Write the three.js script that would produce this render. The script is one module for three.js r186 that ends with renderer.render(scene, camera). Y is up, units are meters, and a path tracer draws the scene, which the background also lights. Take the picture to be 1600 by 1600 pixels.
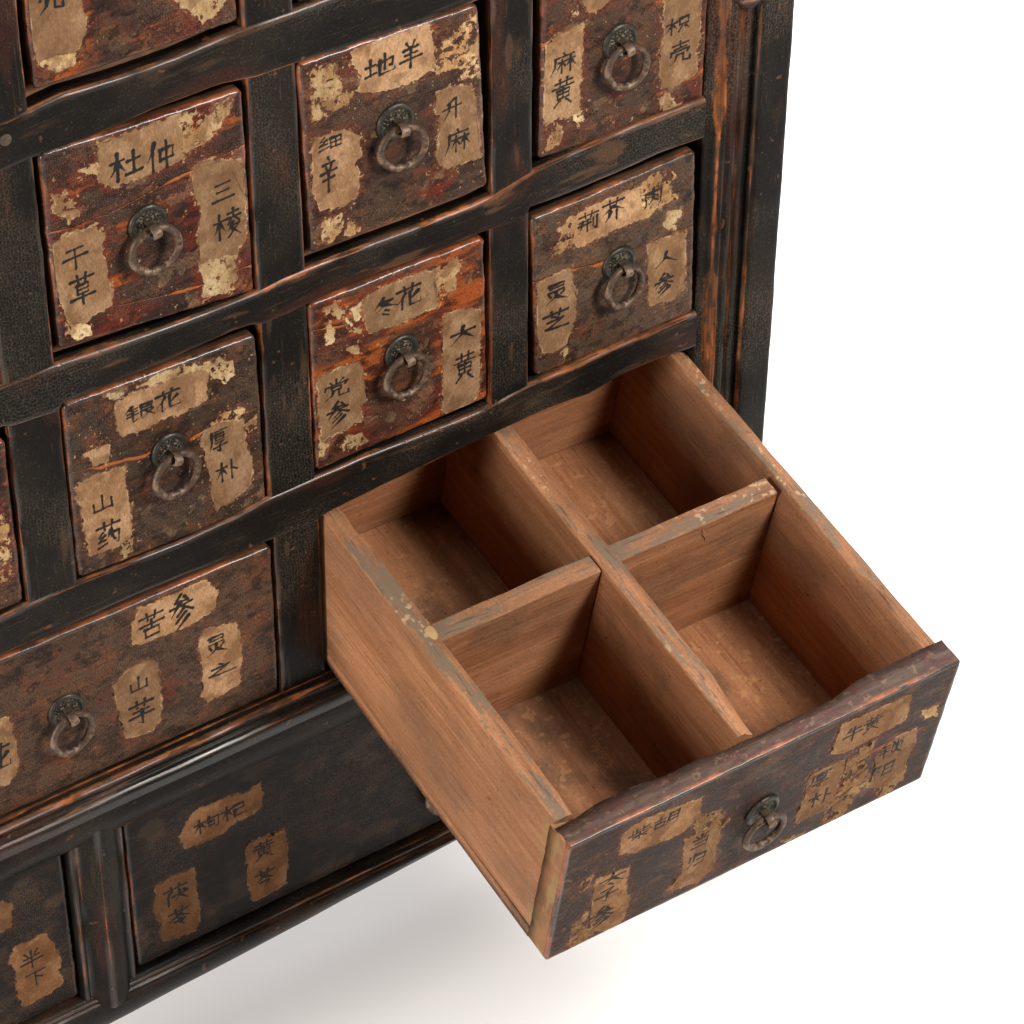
import * as THREE from 'three';
import { mergeGeometries } from 'three/addons/utils/BufferGeometryUtils.js';
import { RectAreaLightUniformsLib } from 'three/addons/lights/RectAreaLightUniformsLib.js';

// ------------------------------------------------------------------ camera, light, exposure
const scene = new THREE.Scene();
scene.background = new THREE.Color(0x000000);
const camera = new THREE.PerspectiveCamera(16.497, 1, 0.1, 60);
camera.position.set(-1.03297, 1.66009, 1.74985);
camera.lookAt(-1.03297 + 0.43525, 1.66009 - 0.64205, 1.74985 - 0.63113);
const renderer = new THREE.WebGLRenderer({ antialias: true });
renderer.toneMapping = THREE.LinearToneMapping;
renderer.toneMappingExposure = 1.15;
renderer.shadowMap.enabled = true;
RectAreaLightUniformsLib.init();
// studio softboxes, the last two added to brighten the floor: [position, aim, width, height, radiance, colour]
for (const [p, a, w, h, s, c] of [
  [[0.80, 1.18, 1.42], [0.1, 0, 0.12], 0.5, 0.5, 52, 0xfffaf4],       // key, in front of the cabinet and to its right
  [[0.8, 2.6, 0.4], [0.8, -0.62, 0.4], 2.4, 2.2, 1.35, 0xffffff],        // overhead bank
  [[-2.4, 0.5, 0.30], [0.1, -0.1, 0.15], 0.6, 1.3, 20, 0xfff8f0],       // strip fill on the left
  [[2.1, 2.2, -1.4], [1.7, -0.62, -1.3], 1.8, 1.8, 8.5, 0xffffff],      // unseen lamp above, added to whiten the floor behind
  [[0.0, -0.28, -1.75], [0.0, -0.40, 0.0], 2.2, 0.6, 25, 0xedf4f6],     // unseen low lamp behind the cabinet, added to brighten the floor under it
]) {
  const l = new THREE.RectAreaLight(c, s, w, h);
  l.position.set(...p); l.lookAt(...a); l.castShadow = true;
  scene.add(l);
}

// ------------------------------------------------------------------ noise
let seedState = 20240611;
function rnd() { seedState = (seedState * 1664525 + 1013904223) >>> 0; return seedState / 4294967296; }
const PERM = new Uint8Array(512), RV = new Float32Array(256), RW = new Float32Array(256);
{
  const a = [...Array(256).keys()];
  for (let i = 255; i > 0; i--) { const j = Math.floor(rnd() * (i + 1)); [a[i], a[j]] = [a[j], a[i]]; }
  for (let i = 0; i < 512; i++) PERM[i] = a[i & 255];
  for (let i = 0; i < 256; i++) { RV[i] = rnd(); RW[i] = rnd(); }
}
function vn(x, y) {
  const fx = Math.floor(x), fy = Math.floor(y); let u = x - fx, v = y - fy;
  u = u * u * (3 - 2 * u); v = v * v * (3 - 2 * v);
  const X = fx & 255, Y = fy & 255, X1 = (X + 1) & 255, Y1 = (Y + 1) & 255;
  const a = RV[PERM[PERM[X] + Y]], b = RV[PERM[PERM[X1] + Y]], c = RV[PERM[PERM[X] + Y1]], d = RV[PERM[PERM[X1] + Y1]];
  return a + (b - a) * u + (c - a) * v + (a - b - c + d) * u * v;
}
function fbm(x, y, o) {
  let s = 0, a = 0.5, t = 0;
  for (let i = 0; i < o; i++) { s += a * vn(x, y); t += a; x = x * 2.03 + 17.3; y = y * 2.03 + 9.7; a *= 0.5; }
  return s / t;
}
function crackle(x, y) {   // distance to the nearest cell border, 0 on the border
  const fx = Math.floor(x), fy = Math.floor(y); let d1 = 9, d2 = 9;
  for (let j = -1; j <= 1; j++) for (let i = -1; i <= 1; i++) {
    const h = PERM[PERM[(fx + i) & 255] + ((fy + j) & 255)];
    const dx = fx + i + 0.1 + 0.8 * RV[h] - x, dy = fy + j + 0.1 + 0.8 * RW[h] - y, d = dx * dx + dy * dy;
    if (d < d1) { d2 = d1; d1 = d; } else if (d < d2) d2 = d;
  }
  return Math.sqrt(d2) - Math.sqrt(d1);
}
const sm = (a, b, x) => { const t = Math.min(1, Math.max(0, (x - a) / (b - a))); return t * t * (3 - 2 * t); };

// ------------------------------------------------------------------ texture pages
const PAGE = 2048, DENS = 2200, BUMP = 0.002;
const pages = [];
function newPage() {
  const p = { col: new Uint8Array(PAGE * PAGE * 4).fill(255), rgh: new Uint8Array(1024 * 1024 * 4).fill(140), bmp: new Uint8Array(PAGE * PAGE * 4).fill(128), x: 0, y: 0, row: 0 };
  const tex = (d, n, cs) => { const t = new THREE.DataTexture(d, n, n, THREE.RGBAFormat, THREE.UnsignedByteType); t.magFilter = THREE.LinearFilter; t.minFilter = THREE.LinearFilter; if (cs) t.colorSpace = THREE.SRGBColorSpace; t.needsUpdate = true; return t; };
  const rg = tex(p.rgh, 1024);
  p.mat = new THREE.MeshPhysicalMaterial({ specularIntensity: 1, map: tex(p.col, PAGE, true), roughnessMap: rg, specularIntensityMap: rg, bumpMap: tex(p.bmp, PAGE), bumpScale: BUMP, roughness: 1, metalness: 0 });
  pages.push(p); return p;
}
const S = { r: 0, g: 0, b: 0, rough: 0.5, h: 0, spec: 0.4 };
const setc = (c) => { S.r = c[0]; S.g = c[1]; S.b = c[2]; };
const tint = (c, t) => { S.r += (c[0] - S.r) * t; S.g += (c[1] - S.g) * t; S.b += (c[2] - S.b) * t; };
const mul = (k) => { S.r *= k; S.g *= k; S.b *= k; };
// a region of a page: wm by hm metres, painted by fn(x, y) in metres
function region(wm, hm, fn, dens = DENS) {
  dens = Math.min(dens, 2030 / wm, 2030 / hm);
  const w = Math.ceil(wm * dens) + 4, h = Math.ceil(hm * dens) + 4;
  let p = pages[pages.length - 1] ?? newPage();
  if (p.x + w > PAGE) { p.x = 0; p.y += p.row + 2; p.row = 0; }
  if (p.y + h > PAGE) p = newPage();
  const x0 = p.x, y0 = p.y; p.x += w + 2; p.row = Math.max(p.row, h);
  for (let j = 0; j < h; j++) for (let i = 0; i < w; i++) {
    S.rough = 0.5; S.h = 0; S.spec = 0.4;
    fn((i - 2) / dens, (j - 2) / dens);
    const q = ((y0 + j) * PAGE + x0 + i) * 4;
    p.col[q] = Math.max(0, Math.min(255, S.r)); p.col[q + 1] = Math.max(0, Math.min(255, S.g)); p.col[q + 2] = Math.max(0, Math.min(255, S.b));
    const b = Math.max(0, Math.min(255, 128 + S.h / BUMP * 255)); p.bmp[q] = p.bmp[q + 1] = p.bmp[q + 2] = b;
    const k = (((y0 + j) >> 1) * 1024 + ((x0 + i) >> 1)) * 4; p.rgh[k] = p.rgh[k + 1] = p.rgh[k + 2] = Math.max(20, Math.min(255, S.rough * 255)); p.rgh[k + 3] = Math.min(255, S.spec * 255);
  }
  return { mat: p.mat, uv: (x, y) => [(x0 + 2 + x * dens) / PAGE, (y0 + 2 + y * dens) / PAGE] };
}

// ------------------------------------------------------------------ surfaces
// black crackled lacquer; u runs along the member, v across it; edges = [v, half width, amount] worn to bare wood
function lacquer(u, v, sd, edges, o) {
  const n1 = fbm(u * 18 + sd, v * 18 + sd * 1.7, 3), red = fbm(u * 11 + sd + 31, v * 45 + 7 + sd, 3);
  setc([21, 19, 17]); tint([36, 31, 26], sm(0.35, 0.75, n1));
  tint([60, 33, 25], sm(0.5, 0.72, red) * 0.7);
  const area = 0.04 + 0.96 * sm(0.44, 0.62, fbm(u * 13 + 5 + sd, v * 13 - sd, 2)), cr = crackle(u * 390 + sd * 3 + 1.0 * vn(u * 700, v * 700), v * 390 + sd * 5);
  const line = sm(0.24, 0.06, cr) * area * (o.crackle ?? 1);
  tint([114, 104, 88], line * 0.46); S.h -= line * 0.00005;
  const fine = vn(u * 1500, v * 1500 + sd); tint([88, 80, 66], sm(0.7, 0.98, fine) * 0.6 * (0.4 + n1)); tint([12, 10, 9], sm(0.3, 0.05, vn(u * 1100 + 7, v * 1100 + sd)) * 0.5);
  const gr = vn(u * 38 + sd, v * 1500 + sd * 9); tint([98, 76, 52], sm(0.86, 0.98, gr) * 0.4);
  const wn = fbm(u * 22 + sd * 2, v * 110 + sd, 4); tint([118, 82, 56], sm(0.6, 0.74, wn) * (o.worn ?? 0.35)); 
  S.rough = (o.rough ?? 0.36) + 0.2 * n1 + 0.2 * line; S.spec = o.spec ?? 0.16; S.h += (n1 - 0.5) * 0.0003 + (gr - 0.5) * 0.00004;
  const nk = fbm(u * 130 + sd * 4, v * 190 + sd, 3); if (nk > 0.8) { tint([120, 78, 48], sm(0.8, 0.84, nk) * 0.6); S.h -= 0.00015; }
  for (const [ev, ew, ea] of edges) {
    const d = Math.abs(v - ev); { const pol = sm(0.004, 0.001, d) * sm(0.25, 0.55, fbm(u * 30 + sd, ev * 60, 2)); S.rough += (0.26 + 0.12 * n1 - S.rough) * pol * 0.8; S.spec += (0.9 - S.spec) * pol; } if (d > ew * 3) continue;
    const lo = fbm(u * 16 + ev * 91 + sd, ev * 50 + 3, 2), w = ew * (0.38 + 1.3 * sm(0.66 - 0.36 * ea, 0.95 - 0.36 * ea, lo)) * (0.75 + 0.5 * fbm(u * 260 + sd, v * 260, 2));
    const m = sm(w, w * 0.5, d) * (0.55 + 0.45 * sm(0.3, 0.55, fbm(u * 32 + sd * 5, v * 700 + ev * 77, 3))); if (m <= 0) continue;
    const g = fbm(u * 60 + sd, v * 700 + sd, 2);
    const gd = sm(0.35, 0.7, fbm(u * 20 + sd * 2, v * 420 + 4, 3)), c = [112 + 56 * g * gd + 24 * gd, 64 + 38 * g * gd + 12 * gd, 36 + 30 * g * gd];
    tint(c, m * (0.55 + 0.45 * sm(0.3, 0.6, fbm(u * 120, v * 300 + sd, 2)))); S.rough += m * 0.06;
  }
}
// bare old timber, grain along u; k: 0 = planed face, 1 = grimy top edge
function timber(u, v, sd, k, dirt) {
  const w = 0.004 * vn(u * 5 + sd, v * 14), g = fbm(u * 6 + sd, (v + w) * 80 + sd * 3, 3), fi = fbm(u * 16 + sd, (v + w) * 620 + sd * 5, 3), f = vn(u * 42 + sd, (v + w) * 1150 + sd), l = fbm(u * 10 + sd * 2, v * 12, 4), sp = vn(u * 900 + sd, v * 1100);
  setc([144, 96, 64]); tint([178, 127, 91], sm(0.25, 0.75, g * 0.5 + fi * 0.18 + l * 0.32)); tint([122, 84, 60], sm(0.45, 0.75, l) * 0.6);
  mul(0.95 + 0.1 * fi); mul(0.93 + 0.14 * sp);
  tint([92, 56, 34], sm(0.8, 0.95, f) * 0.3); S.h -= sm(0.76, 0.94, f) * 0.00008; S.h += (fi - 0.5) * 0.00025;
  const dm = sm(0.46, 0.7, fbm(u * 18 + sd * 7, v * 26 + sd, 5)) * dirt; tint([84, 66, 52], dm * 0.75 * (0.6 + 0.8 * vn(u * 500, v * 500 + sd)));
  const pit = vn(u * 420 + sd, v * 420); if (pit > 0.96) { tint([70, 42, 26], 0.6); S.h -= 0.00015; }
  const ln = vn(u * 13 + sd * 5, v * 520 + sd * 2); tint([196, 146, 110], sm(0.9, 0.98, ln) * 0.28);
  S.rough = 0.62 + 0.15 * g; S.spec = 0.4;
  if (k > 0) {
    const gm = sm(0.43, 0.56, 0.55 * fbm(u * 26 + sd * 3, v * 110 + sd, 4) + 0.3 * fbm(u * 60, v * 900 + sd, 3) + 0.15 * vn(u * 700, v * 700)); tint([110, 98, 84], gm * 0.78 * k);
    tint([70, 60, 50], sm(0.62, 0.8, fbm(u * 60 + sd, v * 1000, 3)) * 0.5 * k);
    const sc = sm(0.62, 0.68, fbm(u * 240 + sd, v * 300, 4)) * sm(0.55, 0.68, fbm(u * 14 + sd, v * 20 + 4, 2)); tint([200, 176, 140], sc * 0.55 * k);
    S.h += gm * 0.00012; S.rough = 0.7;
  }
}

// ------------------------------------------------------------------ brush writing: stroke skeletons on a 100 by 100 field, y down
const sub = (st, x, y, w, h) => st.map((s) => s.map((v, i) => (i % 2 ? y + v * h / 100 : x + v * w / 100)));
const GRASS = sub([[5, 58, 95, 46], [33, 8, 36, 98], [66, 4, 62, 94]], 0, 0, 100, 31);
const WOOD = [[10, 32, 90, 28], [50, 2, 50, 98], [48, 34, 30, 58, 8, 76], [52, 34, 92, 70]];
const SOIL = [[15, 40, 85, 36], [50, 5, 50, 88], [5, 90, 96, 86]];
const MAN = [[70, 2, 45, 35, 10, 58], [52, 32, 52, 98]];
const METAL = [[24, 0, 4, 28], [18, 20, 42, 16], [10, 38, 42, 34], [8, 56, 44, 52], [26, 36, 26, 94, 46, 80]];
const SILK = [[28, 2, 8, 28, 32, 30], [36, 24, 6, 58, 38, 52], [5, 90, 42, 76]];
const BIG = [[5, 38, 95, 32], [50, 2, 45, 45, 5, 96], [50, 38, 97, 94]];
const ROOT = [[50, 0, 26, 20, 74, 20], [66, 8, 80, 22], [5, 34, 95, 28], [46, 22, 8, 56], [52, 32, 97, 52], [60, 42, 34, 58], [66, 54, 26, 76], [78, 66, 18, 100]];
const GLYPH = {
  '杜': [...sub(WOOD, 0, 0, 50, 100), ...sub(SOIL, 48, 5, 52, 90)],
  '仲': [...sub(MAN, 0, 0, 42, 100), ...sub([[12, 30, 14, 68], [12, 30, 88, 26, 84, 66], [14, 66, 86, 62], [50, 2, 50, 98]], 40, 3, 58, 95)],
  '三': [[20, 15, 80, 10], [25, 48, 75, 44], [5, 88, 95, 82]],
  '棱': [...sub(WOOD, 0, 5, 45, 95), ...sub([[20, 14, 80, 10], [50, 0, 50, 30], [8, 32, 92, 28], [35, 36, 20, 52], [62, 34, 85, 50], [45, 50, 15, 80], [38, 62, 82, 58, 20, 100], [40, 70, 90, 100]], 42, 0, 58, 100)],
  '干': [[20, 12, 80, 8], [3, 48, 97, 42], [50, 10, 50, 98]],
  '草': [...GRASS, [30, 36, 30, 64], [30, 36, 72, 34, 72, 64], [30, 50, 72, 48], [30, 64, 72, 62], [5, 78, 97, 73], [50, 64, 50, 100]],
  '地': [...sub(SOIL, 0, 15, 40, 70), [42, 45, 92, 30, 90, 62, 82, 60], [66, 10, 66, 70], [50, 32, 50, 88, 98, 84, 98, 70]],
  '羊': [[32, 3, 42, 18], [68, 0, 58, 18], [20, 28, 82, 22], [25, 48, 78, 44], [5, 70, 97, 62], [50, 22, 50, 100]],
  '升': [[62, 5, 30, 25], [5, 48, 97, 40], [38, 22, 38, 60, 12, 98], [70, 2, 70, 98]],
  '麻': [[50, 0, 55, 10], [15, 18, 92, 14], [18, 18, 16, 60, 0, 98], [28, 42, 58, 40], [44, 28, 44, 96], [44, 44, 26, 76], [46, 46, 58, 64], [62, 40, 95, 36], [78, 24, 78, 96], [77, 42, 62, 72], [79, 42, 99, 74]],
  '细': [...SILK, [50, 22, 52, 90], [50, 22, 94, 18, 92, 88], [52, 54, 92, 50], [52, 86, 92, 84], [72, 20, 72, 86]],
  '辛': [[46, 0, 54, 10], [18, 20, 82, 16], [35, 26, 40, 38], [65, 24, 58, 38], [5, 46, 96, 40], [18, 66, 84, 60], [50, 42, 50, 100]],
  '黄': [[12, 14, 88, 10], [34, 2, 35, 28], [66, 0, 64, 28], [3, 32, 97, 28], [24, 42, 26, 72], [24, 42, 78, 40, 76, 72], [26, 56, 76, 54], [26, 72, 76, 70], [50, 28, 50, 72], [36, 78, 14, 98], [64, 78, 88, 98]],
  '枳': [...sub(WOOD, 0, 0, 50, 100), [56, 15, 57, 55], [56, 15, 92, 12, 90, 52], [57, 52, 90, 50], [66, 66, 54, 92], [80, 66, 98, 90]],
  '壳': [[15, 14, 85, 10], [50, 0, 50, 30], [25, 32, 78, 28], [12, 44, 10, 58], [12, 44, 92, 40, 84, 54], [36, 60, 32, 80, 8, 100], [36, 60, 66, 58, 66, 92, 97, 96, 96, 82]],
  '银': [...METAL, [54, 12, 54, 95, 72, 82], [54, 12, 90, 10, 88, 46], [54, 29, 88, 27], [54, 47, 88, 45], [92, 54, 74, 68], [66, 50, 98, 96]],
  '花': [...GRASS, [38, 34, 24, 58, 5, 74], [26, 56, 26, 100], [86, 42, 50, 74], [56, 34, 56, 92, 98, 92, 97, 74]],
  '厚': [[12, 8, 95, 4], [16, 8, 15, 55, 0, 98], [38, 20, 38, 46], [38, 20, 80, 18, 80, 46], [38, 33, 80, 31], [38, 46, 80, 44], [34, 58, 78, 55, 58, 68], [58, 68, 60, 98, 46, 90], [24, 78, 97, 72]],
  '朴': [...sub(WOOD, 0, 0, 58, 100), [74, 2, 74, 98], [74, 42, 99, 58]],
  '山': [[50, 5, 50, 85], [12, 40, 14, 88], [14, 88, 90, 82], [88, 36, 90, 90]],
  '药': [...GRASS, ...sub(SILK, 2, 36, 90, 62), [60, 36, 46, 62], [56, 48, 92, 46, 88, 90, 74, 86], [64, 60, 74, 76]],
  '冬': [[42, 0, 8, 48], [35, 24, 78, 20, 15, 66], [38, 32, 97, 62], [50, 66, 64, 76], [42, 84, 62, 98]],
  '大': BIG, '太': [...BIG, [42, 76, 58, 92]],
  '党': [[50, 0, 50, 20], [26, 6, 34, 18], [76, 4, 64, 18], [10, 28, 6, 44], [10, 28, 94, 24, 84, 38], [32, 38, 34, 58], [32, 38, 68, 36, 66, 58], [34, 57, 66, 55], [38, 62, 34, 80, 6, 98], [60, 60, 60, 92, 97, 94, 96, 78]],
  '参': ROOT,
  '荆': [...GRASS, [8, 44, 58, 40], [4, 62, 62, 58], [22, 42, 20, 66, 6, 96], [46, 40, 46, 98], [74, 40, 74, 78], [92, 34, 92, 96, 80, 88]],
  '芥': [...GRASS, [50, 34, 5, 64], [50, 36, 97, 62], [38, 60, 34, 80, 18, 98], [66, 58, 66, 100]],
  '肉': [[14, 22, 14, 98], [14, 22, 88, 18, 88, 96, 76, 90], [50, 0, 44, 30, 26, 54], [46, 30, 72, 50], [52, 56, 28, 82], [52, 60, 74, 78]],
  '人': [[50, 2, 42, 50, 4, 96], [46, 40, 97, 92]],
  '灵': [[20, 6, 80, 3, 78, 40], [24, 22, 78, 20], [16, 41, 80, 38], [20, 54, 28, 68], [82, 50, 70, 64], [50, 42, 46, 72, 8, 100], [50, 68, 97, 98]],
  '芝': [...GRASS, [46, 34, 56, 42], [20, 52, 78, 48, 22, 84], [14, 84, 40, 90, 98, 94]],
  '苦': [...GRASS, [5, 50, 95, 45], [50, 32, 50, 64], [24, 66, 26, 98], [24, 66, 78, 64, 76, 98], [26, 96, 76, 94]],
  '之': [[44, 0, 56, 14], [18, 30, 78, 24, 16, 76], [8, 78, 40, 88, 98, 90]],
  '芋': [...GRASS, [22, 44, 78, 40], [3, 64, 97, 58], [52, 42, 54, 94, 36, 86]],
  '枸': [...sub(WOOD, 0, 0, 48, 100), [60, 8, 46, 40], [56, 24, 94, 22, 92, 92, 78, 86], [58, 46, 59, 72], [58, 46, 78, 44, 77, 72], [59, 71, 77, 70]],
  '杞': [...sub(WOOD, 0, 0, 50, 100), [54, 20, 92, 17, 91, 48], [56, 50, 92, 46], [56, 48, 55, 90, 98, 88, 98, 72]],
  '茯': [...GRASS, ...sub(MAN, 0, 32, 38, 68), [38, 58, 96, 52], [66, 36, 62, 64, 38, 98], [66, 58, 98, 96], [82, 38, 92, 46]],
  '苓': [...GRASS, [50, 34, 5, 62], [50, 36, 97, 60], [46, 56, 58, 62], [28, 72, 74, 68, 52, 82], [52, 80, 66, 98]],
  '芩': [...GRASS, [50, 34, 5, 62], [50, 36, 97, 60], [30, 66, 72, 64, 46, 98]],
  '半': [[22, 8, 34, 28], [78, 4, 64, 26], [18, 40, 82, 34], [3, 66, 97, 58], [50, 0, 50, 100]],
  '下': [[4, 14, 96, 8], [50, 12, 50, 98], [54, 38, 82, 56]],
  '柴': [[16, 8, 16, 44], [32, 2, 32, 42], [34, 22, 48, 20], [2, 48, 50, 38], [88, 8, 62, 24], [62, 2, 62, 42, 96, 40, 95, 30], ...sub(WOOD, 12, 48, 76, 52)],
  '胡': [[2, 26, 46, 22], [24, 4, 24, 46], [8, 48, 9, 82], [8, 48, 42, 46, 41, 82], [9, 80, 41, 78], [60, 8, 58, 60, 46, 98], [60, 8, 94, 6, 94, 96, 82, 90], [60, 34, 94, 32], [58, 60, 94, 57]],
  '子': [[20, 8, 76, 4, 50, 30], [50, 30, 54, 70, 50, 98, 34, 88], [2, 52, 98, 46]],
  '当': [[50, 0, 50, 32], [22, 8, 34, 26], [80, 5, 66, 24], [14, 38, 86, 35, 84, 96], [22, 66, 84, 63], [10, 97, 84, 94]],
  '归': [[14, 14, 14, 50], [36, 0, 34, 55, 10, 98], [50, 16, 92, 12, 90, 92], [54, 52, 90, 49], [46, 92, 90, 88]],
  '牛': [[30, 4, 12, 40], [22, 26, 84, 20], [2, 58, 98, 50], [52, 0, 52, 100]],
  '锁': [...METAL, [72, 0, 72, 20], [54, 6, 60, 18], [92, 3, 84, 18], [56, 28, 56, 72], [56, 28, 92, 26, 92, 72], [74, 38, 72, 70, 50, 98], [78, 74, 97, 94]],
  '阳': [[8, 8, 8, 98], [8, 10, 36, 8, 20, 38, 38, 52, 22, 64], [54, 16, 54, 92], [54, 16, 92, 13, 92, 92], [54, 52, 92, 50], [54, 90, 92, 88]],
};
function glyph(ch, cx, cy, w, h) {
  w *= 1.08; h *= 1.12;   // segments in metres: x0, y0, x1, y1, width0, width1
  const segs = [], bw = 0.097 * (w + h) / 2 * Math.min(1, 2.7 / Math.sqrt(GLYPH[ch].length));
  for (const st of GLYPH[ch]) {
    const n = st.length / 2; let len = 0; const cum = [0];
    for (let i = 1; i < n; i++) { len += Math.hypot(st[2 * i] - st[2 * i - 2], st[2 * i + 1] - st[2 * i - 1]); cum.push(len); }
    const diag = Math.abs(st[2 * n - 2] - st[0]) > 12 && Math.abs(st[2 * n - 1] - st[1]) > 22;
    const sw = 0.82 + 0.4 * rnd(), wt = (t) => sw * bw * (0.78 + 0.42 * Math.cos(t * Math.PI) * (diag ? 1.4 : 0.2) + (t < 0.12 ? 0.25 : 0) + (!diag && t > 0.85 ? 0.25 : 0)) * (0.85 + 0.3 * rnd());
    const px = (i) => cx + (st[2 * i] / 100 - 0.5) * w, py = (i) => cy - (st[2 * i + 1] / 100 - 0.5) * h;
    for (let i = 1; i < n; i++) for (let k = 0; k < 4; k++) {
      const a = k / 4, b = (k + 1) / 4, t0 = (cum[i - 1] + (cum[i] - cum[i - 1]) * a) / len, t1 = (cum[i - 1] + (cum[i] - cum[i - 1]) * b) / len;
      segs.push([px(i - 1) + (px(i) - px(i - 1)) * a, py(i - 1) + (py(i) - py(i - 1)) * a, px(i - 1) + (px(i) - px(i - 1)) * b, py(i - 1) + (py(i) - py(i - 1)) * b, wt(t0), wt(t1)]);
    }
  }
  return { segs, x0: cx - w * 0.6, x1: cx + w * 0.6, y0: cy - h * 0.6, y1: cy + h * 0.6 };
}
function inkAt(gl, x, y) {
  let best = 1;
  for (const g of gl) {
    if (x < g.x0 || x > g.x1 || y < g.y0 || y > g.y1) continue;
    for (const [ax, ay, bx, by, w0, w1] of g.segs) {
      const dx = bx - ax, dy = by - ay, t = Math.max(0, Math.min(1, ((x - ax) * dx + (y - ay) * dy) / (dx * dx + dy * dy + 1e-12)));
      const d = Math.hypot(x - ax - t * dx, y - ay - t * dy) - (w0 + (w1 - w0) * t) / 1.9; if (d < best) best = d;
    }
  }
  return best;
}
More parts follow.
